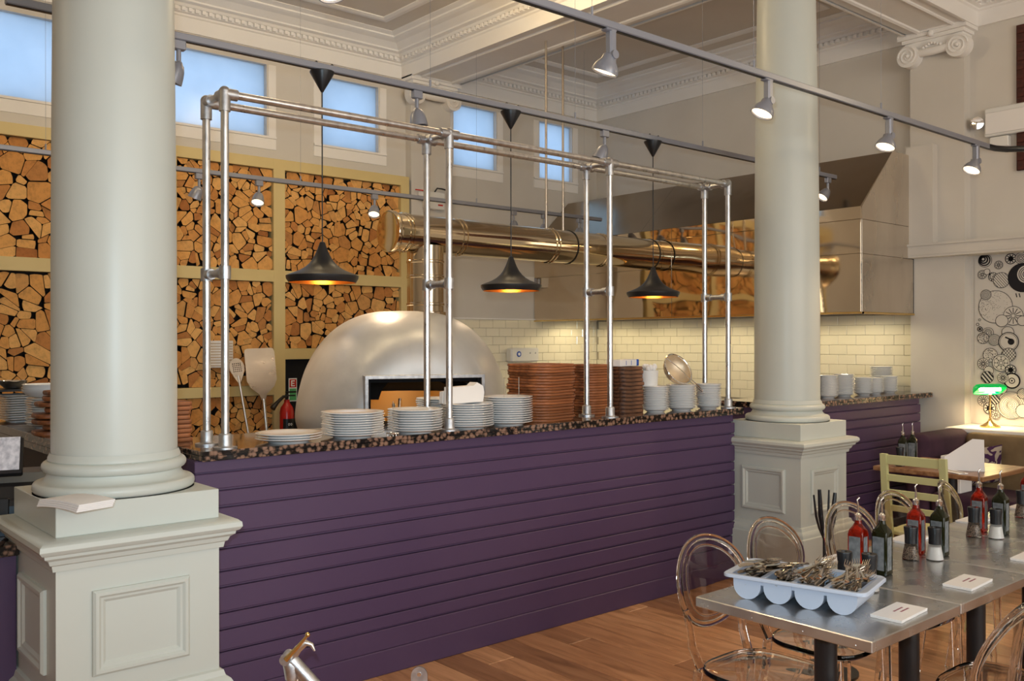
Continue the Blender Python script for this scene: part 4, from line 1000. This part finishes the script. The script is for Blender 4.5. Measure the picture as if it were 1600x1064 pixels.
for x, y, r, nm in ((2.76, 1.865, PI, 'clear round backed chair behind the cutlery tray, nearest the purple boards'), (3.235, 1.905, PI+.05, 'clear round backed chair in front of the far column pedestal'),
    (3.775, 1.89, PI-.05, 'clear round backed chair behind the first red oil bottle'), (4.225, 1.90, PI, 'clear round backed chair left of the pale green chair legs'), (4.80, 1.885, PI+.25, 'clear round backed chair right of the pale green chair'),
    (2.665, 1.275, .08, 'clear round backed chair in the right foreground, back to the camera'), (3.235, 1.26, .0, 'clear round backed chair cut by the lower right corner')):
    if G is None: G = ghost(); G.location = (x, y, 0); G.rotation_euler = (0,0,r); o = G
    else: o = dup(G, (x, y, 0), r)
    o['label'] = nm
# ------------------------------------------------------------------ cutlery tray
t = T_('cutlery_tray', 'pale blue plastic tray with four round bottomed wells of cutlery', 'tray', (2.708, 1.680, .7505), math.radians(-76.3))
L, Wd, Hh = .408, .215, .078; nl = 4; lw = L/nl; R = .046
b = MB(); rim = rrect(L+.055, Wd+.05, .03, 5); inn = rrect(L+.005, Wd+.0, .012, 5); n_ = len(rim)
b.add([(x, y, Hh-.008) for x, y in rim]+[(x*1.0, y*1.0, Hh) for x, y in rim]+[(x*.985, y*.985, Hh+.003) for x, y in rim]+[(x, y, Hh) for x, y in inn]+[(x, y, Hh-.008) for x, y in inn],
      [(k*n_+i, k*n_+(i+1) % n_, (k+1)*n_+(i+1) % n_, (k+1)*n_+i) for k in range(4) for i in range(n_)]+[(4*n_+i, 4*n_+(i+1) % n_, (i+1) % n_, i) for i in range(n_)])
b.build('rim', m_plast, t, smooth=40)
for k in range(nl):
    cx = -L/2+lw*(k+.5); b = MB(); S = 14; th = .003
    # well profile (x, z): straight sides then half round
    po = [(cx-R, Hh-.002)]+[(cx-R*math.cos(PI*i/S), R-R*math.sin(PI*i/S)) for i in range(S+1)]+[(cx+R, Hh-.002)]
    pi_ = [(cx-(R-th), Hh-.002)]+[(cx-(R-th)*math.cos(PI*i/S), R-(R-th)*math.sin(PI*i/S)) for i in range(S+1)]+[(cx+(R-th), Hh-.002)]
    m1 = len(po); hy = Wd/2
    vs = [(x, -hy, z) for x, z in po]+[(x, hy, z) for x, z in po]+[(x, -hy+th, z) for x, z in pi_]+[(x, hy-th, z) for x, z in pi_]
    fs = [(i, i+1, m1+i+1, m1+i) for i in range(m1-1)]+[(2*m1+i, 2*m1+i+1, 3*m1+i+1, 3*m1+i) for i in range(m1-1)]
    fs += [tuple(range(m1)), tuple(range(m1, 2*m1)), tuple(range(2*m1, 3*m1)), tuple(range(3*m1, 4*m1))]
    b.add(vs, fs).build('well', m_plast, t, smooth=40)
for k in range(nl-1):
    cx = -L/2+lw*(k+1); MB().bbox(cx-.0085, cx+.0085, -Wd/2+.002, Wd/2-.002, .050, Hh-.001, .002).build('web', m_plast, t)
tray = t
def knife():
    t = T_('table_knife', 'x', 'knife', group='steel knives in the cutlery tray')
    MB().tube([(0, -.10, 0), (0, -.095, 0), (0, -.04, 0), (0, 0, 0)], [.002, .006, .0065, .0045], 10, sq=(1, .7)).build('handle', m_cutl, t, smooth=40)
    MB().prism([(-.004, 0), (.006, 0), (.010, .03), (.010, .08), (.005, .105), (-.004, .108)], -.0007, .0007).build('blade', m_cutl, t); return t
def fork():
    t = T_('table_fork', 'x', 'fork', group='steel forks in the cutlery tray')
    MB().tube([(0, -.10, .004), (0, -.06, .003), (0, .0, 0), (0, .035, -.003)], [.008, .006, .0032, .004], 8, sq=(1, .35)).build('handle', m_cutl, t, smooth=40)
    hd = MB().prism([(-.004, .03), (.004, .03), (.0125, .048), (.0125, .060), (-.0125, .060), (-.0125, .048)], -.004, -.0025); h = hd.build('head', m_cutl, t)
    for i in range(4):
        x = -.0107+i*.0071; MB().tube([(x, .059, -.003), (x, .08, -.0055), (x, .102, .002)], [.0016, .0014, .0006], 6).build('tine', m_cutl, t if False else h)
    return t
Mt = Matrix.Translation(tray.location) @ Matrix.Rotation(math.radians(-76.3), 4, 'Z')
def toss(proto, k, n_, nm, z0, zs, yaw0):
    global KIDS
    for i in range(n_):
        cx = -L/2+lw*(k+.5); p = Mt @ Vector((cx+random.uniform(-.030, .030)*(.6+.6*i/n_), random.uniform(-.004, .014), z0+zs*(i/n_)))
        e = (random.uniform(-.05, .10)+.10*i/n_, random.uniform(-.8, .8), math.radians(-76.3)+yaw0+random.uniform(-.30, .30)*(.4+i/n_))
        if not proto.get('used'): o = proto; o['used'] = 1; o.location = p; o.rotation_euler = e; base = None
        else: o = dup(proto, p, rot=e)
        if o is not proto and 'used' in o: del o['used']
        o['label'] = nm
KN, FK = knife(), fork()
toss(KN, 0, 18, 'steel table knife in the leftmost well of the cutlery tray', .045, .070, PI)
toss(KN, 1, 18, 'steel table knife in the second well of the cutlery tray', .045, .068, PI)
toss(FK, 2, 25, 'steel table fork in the third well of the cutlery tray', .045, .080, 0)
toss(FK, 3, 25, 'steel table fork in the rightmost well of the cutlery tray', .045, .078, 0)
# ------------------------------------------------------------------ bottles, mills, menu cards
def oil(m, name):
    t = T_('oil_bottle', 'x', 'bottle')
    b = MB(); rows = [(.026, 0, .007), (.029, .003, .008), (.029, .145, .008), (.027, .158, .010), (.018, .175, .0175), (.0125, .185, .0124), (.0115, .205, .0114)]
    n_ = 24; vs = []; fs = []
    for h_, z, r in rows:
        P = rrect(2*h_, 2*h_, min(r, h_-.0001), 5); n_ = len(P); vs += [(x, y, z) for x, y in P]
    for k in range(len(rows)-1):
        for i in range(n_): fs.append((k*n_+i, k*n_+(i+1) % n_, (k+1)*n_+(i+1) % n_, (k+1)*n_+i))
    fs += [tuple(range(n_-1, -1, -1)), tuple(range((len(rows)-1)*n_, len(rows)*n_))]
    MB().add(vs, fs).build('glass_body', m, t, smooth=40)
    MB().box(-.0302, -.0292, -.020, .022, .018, .138).build('label_sheet', m_lab, t); MB().box(-.022, .010, -.0302, -.0292, .018, .138).build('label_sheet', m_lab, t)
    MB().lathe([(0, .195), (.0122, .195), (.0126, .20), (.0126, .213), (.008, .217), (.004, .222), (0, .222)], 20).build('collar', m_chrome, t, smooth=40)
    MB().tube([(0,0,.22), (.0, 0, .25), (-.004, .002, .268), (.004, -.003, .276)], [.0045, .0035, .003, .0028], 10).build('pourer', m_chrome, t, smooth=40); return t
def mill(fill, name):
    t = T_(name, 'x', 'condiment mill')
    MB().lathe([(0, 0), (.031, 0), (.032, .004), (.022, .06), (.020, .062), (0, .062)], 28).build('glass_jar', m_glass, t, smooth=40)
    MB().lathe([(0, .004), (.0285, .004), (.0205, .052), (0, .052)], 24).build('contents', fill, t, smooth=40)
    MB().lathe([(0, .0625), (.0225, .0625), (.0225, .09), (.026, .122), (.025, .126), (.010, .126), (.008, .119), (0, .119)], 28).build('grinder_cap', m_black, t, smooth=40); return t
OR_, OD, MS, MP = oil(m_chilli, ''), oil(m_olive, ''), mill(m_salt, 'salt_mill'), mill(m_pepper, 'pepper_mill')
first = {}
def place(p, loc, rz_, label, group):
    if p.name not in first: first[p.name] = 1; p.location = loc; p.rotation_euler = (0,0,rz_); o = p
    else: o = dup(p, loc, rz_)
    o['label'] = label; o['group'] = group
setn = ['behind the cutlery tray', 'on the second table', 'on the third table', 'at the right edge']
SETS = [((3.155, 1.735), (3.215, 1.675), (2.935, 1.665), (2.965, 1.590)), ((3.62, 1.745), (3.665, 1.672), (3.515, 1.715), (3.572, 1.648)), ((4.255, 1.765), (4.268, 1.680), (4.128, 1.735), (4.155, 1.655)), ((4.90, 1.80), (4.90, 1.72), (4.755, 1.775), (4.79, 1.69))]
for (r_, d_, p_, s_), nm in zip(SETS, setn):
    place(OR_, (*r_, .7505), .1, 'bottle of red chilli oil with steel pourer %s' % nm, 'red oil bottles'); place(OD, (*d_, .7505), .05, 'dark olive oil bottle with grey label %s' % nm, 'dark oil bottles')
    place(MP, (*p_, .7505), 0, 'black capped pepper mill %s' % nm, 'pepper mills'); place(MS, (*s_, .7505), 0, 'black capped white salt mill %s' % nm, 'salt mills')
def card():
    t = T_('menu_card', 'x', 'menu card', group='white cards laid on the tables')
    for k in range(3): MB().bbox(-.096+k*.001, .096+k*.0012, -.048, .048+k*.001, k*.0028, k*.0028+.0026, .0006).build('leaf', m_paper, t)
    b = MB(); x = -.02
    for r, ws in enumerate(((.012, .006, .014, .008, .012), (.008, .014, .010, .016))):
        x = -.015+r*.012
        for w in ws: b.box(x, x+w, .008-r*.017, .014-r*.017, .0081, .0087); x += w+.003
    b.build('print', m_ink, t); return t
CD = None
for x, y, r, nm in ((2.785, 1.396, .06, 'white card nearest the camera beside the tray corner'), (3.31, 1.412, .05, 'white card on the front edge of the second table'), (3.33, 1.885, .0, 'white card behind the black mill caps by the tray'), (3.85, 1.885, .02, 'white card on the far side behind the second bottle pair'),
    (4.48, 1.88, .02, 'white card just left of the third bottle pair'), (3.885, 1.412, .04, 'white card cut by the right picture edge'), (5.02, 1.86, .0, 'white card farthest down the tables')):
    if CD is None: CD = card(); CD.location = (x, y, .7505); CD.rotation_euler = (0,0,r); o = CD
    else: o = dup(CD, (x, y, .7505), r)
    o['label'] = nm
# dark pronged stand behind the chairs
t = T_('pronged_stand', 'black metal stand with bent upright prongs before the far pedestal', 'stand', (4.06, 2.40, 0))
MB().lathe([(0,0),(.15,0),(.15,.012),(.02,.025),(0,.025)], 28).build('base', m_black, t, smooth=30); MB().cyl((0,0,.02), (0,0,.70), .014, 14).build('post', m_blackm, t, smooth=40)
for dx, dz, r in ((-.105, .865, .006), (-.055, .885, .012), (.03, .875, .006), (.085, .855, .012)):
    MB().tube([(0,0,.62), (dx*.55, -.0, .70), (dx*.8, 0, .76), (dx, 0, dz)], [r*.8, r*.8, r, r*.7], 10).build('prong', m_black, t, smooth=40)
# ------------------------------------------------------------------ pale green ladder back chair
t = T_('ladderback_chair', 'pale green painted ladder back wooden chair', 'chair', (5.50, 2.56, 0), -PI/2)
ln = lambda z: -.19-(z-.45)*.08
for sx in (-1, 1):
    b = MB(); vs = []
    for z in (0, .45, .925):
        y = ln(z) if z > .4 else -.19-(.45-z)*.10
        vs += [(sx*.175-.019, y-.014, z), (sx*.175+.019, y-.014, z), (sx*.175+.019, y+.014, z), (sx*.175-.019, y+.014, z)]
    b.add(vs, [(3,2,1,0), (8,9,10,11)]+[(k*4+i, k*4+(i+1) % 4, k*4+4+(i+1) % 4, k*4+4+i) for k in (0, 1) for i in range(4)]).build('back_post', m_chair, t)
    MB().bbox(sx*.175-.018, sx*.175+.018, .15, .186, 0, .44, .002).build('front_leg', m_chair, t)
    MB().bbox(sx*.175-.009, sx*.175+.009, -.19, .16, .20, .23, .002).build('side_stretcher', m_chair, t)
for z, h_ in ((.865, .055), (.765, .040), (.675, .040), (.585, .035)):
    y = ln(z+h_/2); MB().bbox(-.16, .16, y-.008, y+.008, z, z+h_, .002).build('back_slat', m_chair, t)
MB().bbox(-.20, .20, -.19, .20, .44, .465, .006).build('seat', m_chair, t)
# ------------------------------------------------------------------ booth
t = T_('booth_table', 'dark wooden booth table with a folded white card on it', 'table', (6.32, 2.80, 0))
MB().bbox(-.38, .34, -.36, .36, .72, .75, .004).build('tabletop', m_tablew, t); MB().cyl((0,0,.02), (0,0,.72), .035, 18).build('post', m_black, t, smooth=40); MB().lathe([(0,0),(.2,0),(.2,.01),(.04,.03),(0,.03)], 28).build('base', m_black, t, smooth=30)
t = T_('booth_sofa', 'L shaped booth sofa, purple velvet side and buttoned taupe back', 'sofa')
def pad(x0, x1, y0, y1, z0, z1, r):   # soft padded block
    b = MB(); n_ = 5; lay = []
    for i in range(n_+1): a = PI/2*i/n_; lay.append((r*(1-math.sin(a)), z1-r+r*math.sin(a)) if False else (r*(1-math.cos(a)), z1-r+r*math.sin(a)))
    rows = [(0, z0)]+lay; P0 = None; vs = []
    for o_, z in rows:
        P = rrect(x1-x0-2*o_, y1-y0-2*o_, max(.02, r-o_), 4); vs += [(x+(x0+x1)/2, y+(y0+y1)/2, z) for x, y in P]; m1 = len(P)
    b.add(vs, [(k*m1+i, k*m1+(i+1) % m1, (k+1)*m1+(i+1) % m1, (k+1)*m1+i) for k in range(len(rows)-1) for i in range(m1)]+[tuple(range((len(rows)-1)*m1, len(rows)*m1))]); return b
pad(6.95, 7.72, 3.27, 3.45, .05, .88, .06).build('side_back', m_sofa, t, smooth=50)
pad(7.585, 7.72, -.4, 3.265, .05, .86, .05).build('back_rest', m_tan, t, smooth=50)
pad(6.98, 7.583, 2.2, 3.265, .08, .45, .05).build('seat_pad', m_sofa, t, smooth=50); pad(7.02, 7.583, -.4, 2.19, .08, .45, .05).build('seat_pad', m_tan, t, smooth=50)
for y in (2.95, 2.6, 2.25):
    for z in (.62, .76): MB().sphere((7.585, y+(.17 if z > .7 else 0), z), .012, 5).build('button', m_tan, t, smooth=50)
n += 1; st(MB().bbox(7.722, 8.2, -2, 3.46, 0, .845, .003).bbox(7.70, 8.2, -2, 3.468, .846, .88, .004), 'trim_%d' % n, m_plas)
t = T_('scatter_cushion', 'purple and cream damask cushion in the booth corner', 'cushion', (7.47, 3.085, .62), 0); t.rotation_euler = (.22, -.12, -.75)
vs = []; fs = []; n_ = 14
for s in (-1, 1):
    for i in range(n_+1):
        for j in range(n_+1):
            u, v = -1+2*i/n_, -1+2*j/n_; q = max(0, (1-u*u)*(1-v*v)); vs.append((u*.165*(1-.05*(1-v*v)), s*.055*q**.45, v*.155*(1-.05*(1-u*u))))
for s in (0, 1):
    for i in range(n_):
        for j in range(n_): a = s*(n_+1)**2+i*(n_+1)+j; fs.append((a, a+1, a+n_+2, a+n_+1))
MB().add(vs, fs).build('cover', m_dam, t, smooth=60)
t = T_('folded_card', 'white folded card standing upright on the booth table', 'card', (6.10, 2.75, .7505), math.atan2(2.546-2.75, 6.20-6.10))
Tf = Matrix(((1,0,0,0),(0,0,1,0),(0,1,0,0),(0,0,0,1)))
MB().prism([(0, 0), (.235, 0), (.232, .205), (.165, .208), (0, .085)], -.002, .002, T=Tf).build('front_leaf', m_paper, t)
MB().prism([(0.004, 0), (.235, 0), (.232, .203), (.165, .206), (.004, .083)], -.002, .002, T=Matrix.Translation((0, .055, 0)) @ Matrix.Rotation(.26, 4, 'X') @ Tf).build('rear_leaf', m_paper, t)
for i, (x, y, nm) in enumerate(((6.20, 3.08, 'tall dark bottle standing on the booth table, left of the pair'), (6.30, 3.06, 'dark oil bottle with a pourer on the booth table, right of the pair'))): place(OD, (x, y, .7505), .3, nm, 'dark bottles on the booth table')
o = dup(MP, (6.06, 3.03, .7505), 0, 'black capped mill on the booth table beside the dark bottles', 'mills on the booth table')
t = T_('paper_napkin', 'pinkish folded napkin with cutlery on the booth table', 'napkin', (6.02, 2.66, .7505), -.5); MB().bbox(-.035, .035, -.10, .10, 0, .008, .002).build('fold', m_paper, t); MB().bbox(-.008, .004, -.11, .09, .0082, .012, .001).build('cutlery_handle', m_cutl, t)
t = T_('menu_box', 'white box on the sofa seen between the green chair slats', 'box', (7.15, 3.12, .4505)); MB().bbox(-.10, .10, -.06, .06, 0, .24, .004).build('box_body', m_paper, t); MB().bbox(-.12, .12, -.08, .08, .2405, .275, .004).build('lid', m_paper, t)
# banker lamp
t = T_('bankers_lamp', 'brass desk lamp with a green glass shade on the ledge', 'table lamp', (7.95, 3.21, .8805), -math.radians(34))
MB().lathe([(0, 0), (.078, 0), (.078, .012), (.055, .022), (.028, .042), (.014, .06), (.010, .075), (0, .075)], 36).build('base', m_brassl, t, smooth=40)
MB().lathe([(.007, .07), (.007, .13), (.012, .14), (.007, .15), (.007, .26), (.011, .27), (.006, .28), (.006, .315), (0, .315)], 16).build('stem', m_brassl, t, smooth=40)
b = MB(); vs = []; S = 14; Lh = .128
for e, sc in ((-1, .55), (-.9, .9), (-.6, 1), (.6, 1), (.9, .9), (1, .55)):
    for i in range(S+1):
        a = PI*i/S+.62; vs.append((e*Lh, -.066*sc*math.cos(a), .300+.066*sc*math.sin(a)*.9))
fs = [(k*(S+1)+i, k*(S+1)+i+1, (k+1)*(S+1)+i+1, (k+1)*(S+1)+i) for k in range(5) for i in range(S)]+[tuple(range(S+1)), tuple(5*(S+1)+i for i in range(S+1))]
o = b.add(vs, fs).build('shade', m_green, t, smooth=50); md = o.modifiers.new('t', 'SOLIDIFY'); md.thickness = .004
MB().cyl((-.09, 0, .312), (.09, 0, .312), .014, 14).build('bulb', mat('lamp_tube', (1,.85,.6), emis=(1,.80,.45), es=16), t, smooth=40)
lamp('desk_lamp_bulb', 'AREA', (7.95, 3.21, .8805+.29), 4, (1, .72, .38), .2, .08, tgt=(7.95, 3.21, 0))
# ------------------------------------------------------------------ mural of ink circles on the right wall
t = T_('wall_mural', 'black ink mural of patterned circles on the cream wall', 'mural', (8.2, 0, 0))
MB().box(-.006, 0, 2.2, 3.435, .885, 2.30).build('painted_panel', m_wall, t)
cs, sn = math.cos(yaw), math.sin(yaw)
def wpt(px, py):
    u = (px-800)/1448; k = 8.193/(sn+cs*u); return (cs-sn*u)*k, 1.6+(532-py)*k/1448, k/1448
CR = [(262,255,67,'arcs'),(403,300,42,'flower'),(530,235,53,'burst'),(640,230,60,'spiral'),(233,400,45,'flower'),(283,370,30,'ring'),(345,423,45,'dense'),(432,458,80,'stripe'),(660,430,150,'crescent'),(370,735,168,'dots'),(272,610,52,'grey'),(555,828,98,'radial'),(437,880,62,'ring'),(650,880,50,'ring'),(207,870,10,'ring'),(187,917,13,'ring'),(210,965,23,'burst'),(295,1005,54,'spiral'),(500,1000,60,'ring')]
CR = [(1500+a*.1504, 370+b_*.1504, c*.1504, s) for a, b_, c, s in CR]
C3 = [(243,62,57,'dense'),(360,80,58,'grey'),(508,100,97,'yin'),(510,235,70,'hatch'),(318,238,72,'dense'),(430,320,87,'flower'),(245,328,57,'radial'),(530,393,52,'burst'),(303,400,47,'ring'),(287,468,62,'bold'),(543,505,80,'target'),(450,475,52,'radial'),(535,760,142,'rings'),(248,712,57,'radial'),(365,700,50,'bold'),(312,790,60,'burst'),(375,858,45,'flower'),(440,590,50,'ring'),(660,820,70,'ring'),(655,640,52,'stripe')]
CR += [(1500+a*.1504, 520+b_*.1504, c*.1504, s) for a, b_, c, s in C3]
m_greyink = mat('grey_ink_wash', (.30,.25,.21), .8)
def ringm(b, cy, cz, r, w, x, n_=36):
    b.add([(x, cy+math.cos(2*PI*i/n_)*q, cz+math.sin(2*PI*i/n_)*q) for q in (r-w/2, r+w/2) for i in range(n_)], [(i, (i+1) % n_, n_+(i+1) % n_, n_+i) for i in range(n_)])
def seg(b, cy, cz, y0, z0, y1, z1, w, x):
    d = Vector((y1-y0, z1-z0)); d = d.normalized() if d.length > 0 else Vector((1, 0)); p = Vector((-d.y, d.x))*w/2
    b.add([(x, cy+y0+p.x, cz+z0+p.y), (x, cy+y1+p.x, cz+z1+p.y), (x, cy+y1-p.x, cz+z1-p.y), (x, cy+y0-p.x, cz+z0-p.y)], [(0,1,2,3)])
def disc(b, cy, cz, r, x, n_=28): b.add([(x, cy+math.cos(2*PI*i/n_)*r, cz+math.sin(2*PI*i/n_)*r) for i in range(n_)], [tuple(range(n_))])
for i, (px, py, pr2, s) in enumerate(CR):
    cy, cz, k = wpt(px, py); r = pr2*k; x = -.0075-.0003*i; b = MB(); b.mat(1); disc(b, cy, cz, r, x); b.mat(0); x -= .0001
    lw2 = .0045; ringm(b, cy, cz, r, lw2*(1.6 if s in ('yin', 'target', 'burst') else 1), x)
    if s == 'rings':
        for j in range(1, 11): ringm(b, cy+.006*math.sin(j), cz, r*j/11, .0035, x)
    elif s == 'spiral':
        for j in (.25, .5, .72): ringm(b, cy+r*.1*(1-j), cz, r*j, .005, x)
    elif s == 'arcs':
        for j, w in ((.8, .012), (.55, .014), (.3, .012)): ringm(b, cy+r*.2*(1-j)*2, cz+r*.18*(1-j)*2, r*j, w, x)
    elif s in ('radial', 'flower', 'burst'):
        m1 = {'radial': 12, 'flower': 8, 'burst': 9}[s]
        if s == 'burst': disc(b, cy, cz, r*.5, x)
        for j in range(m1):
            a = 2*PI*j/m1; seg(b, cy, cz, math.cos(a)*r*.25, math.sin(a)*r*.25, math.cos(a)*r*.85, math.sin(a)*r*.85, {'radial': .006, 'flower': .004, 'burst': r*.18}[s], x)
            if s == 'flower': ringm(b, cy+math.cos(a+.4)*r*.6, cz+math.sin(a+.4)*r*.6, r*.24, .003, x, 14)
        ringm(b, cy, cz, r*.2, .004, x, 16)
    elif s in ('stripe', 'bold', 'hatch'):
        m1 = {'stripe': 8, 'bold': 4, 'hatch': 6}[s]
        for sg in ((1,) if s != 'hatch' else (1, -1)):
            for j in range(m1):
                q = -r+2*r*(j+.5)/m1; e = math.sqrt(r*r-q*q)*.97; dx, dz = .64, sg*.77
                seg(b, cy, cz, -dz*q-dx*e, dx*q-dz*e, -dz*q+dx*e, dx*q+dz*e, .004 if s != 'bold' else r*.25, x)
    elif s == 'dots' or s == 'dense':
        rr = random.Random(i)
        for j in range(420 if s == 'dots' else 90):
            a = rr.uniform(0, 2*PI); q = r*math.sqrt(rr.random())*.97; Y_, Z_ = math.cos(a)*q, math.sin(a)*q
            if s == 'dots' and rr.random() > max(.06, min(1, (.35+(Z_*.5+Y_)/r*.75))): continue
            seg(b, cy, cz, Y_, Z_, Y_+.004, Z_+(.001 if s == 'dots' else .006), .0038, x)
    elif s == 'crescent':
        disc(b, cy, cz, r, x); b.mat(1); disc(b, cy-r*.22, cz+r*.22, r*.62, x-.0001); b.mat(0)
        for j in (.5, .38, .24): ringm(b, cy-r*.22, cz+r*.22, r*j, .006, x-.0002)
    elif s == 'yin':
        ringm(b, cy, cz, r*.86, .003, x); disc(b, cy-r*.25, cz+r*.0, r*.34, x); seg(b, cy, cz, -.3*r, .2*r, .35*r, .5*r, r*.16, x)
    elif s == 'target':
        ringm(b, cy, cz, r*.92, .008, x); ringm(b, cy, cz, r*.34, .007, x); disc(b, cy, cz, r*.12, x)
    elif s == 'grey':
        for j in range(5): ringm(b, cy, cz, r*(j+1)/6, .003, x)
    b.build('ink_circle', [m_inkb, m_wall], t)
b = MB()
for px in (1588.5, 1593.5):
    cy, cz, k = wpt(px, 462.5); seg(b, cy, cz, .005, .017, -.003, -.017, .008, -.0075)
b.build('ink_mark', m_inkb, t)
for o in list(bpy.data.objects):
    if 'used' in o: del o['used']
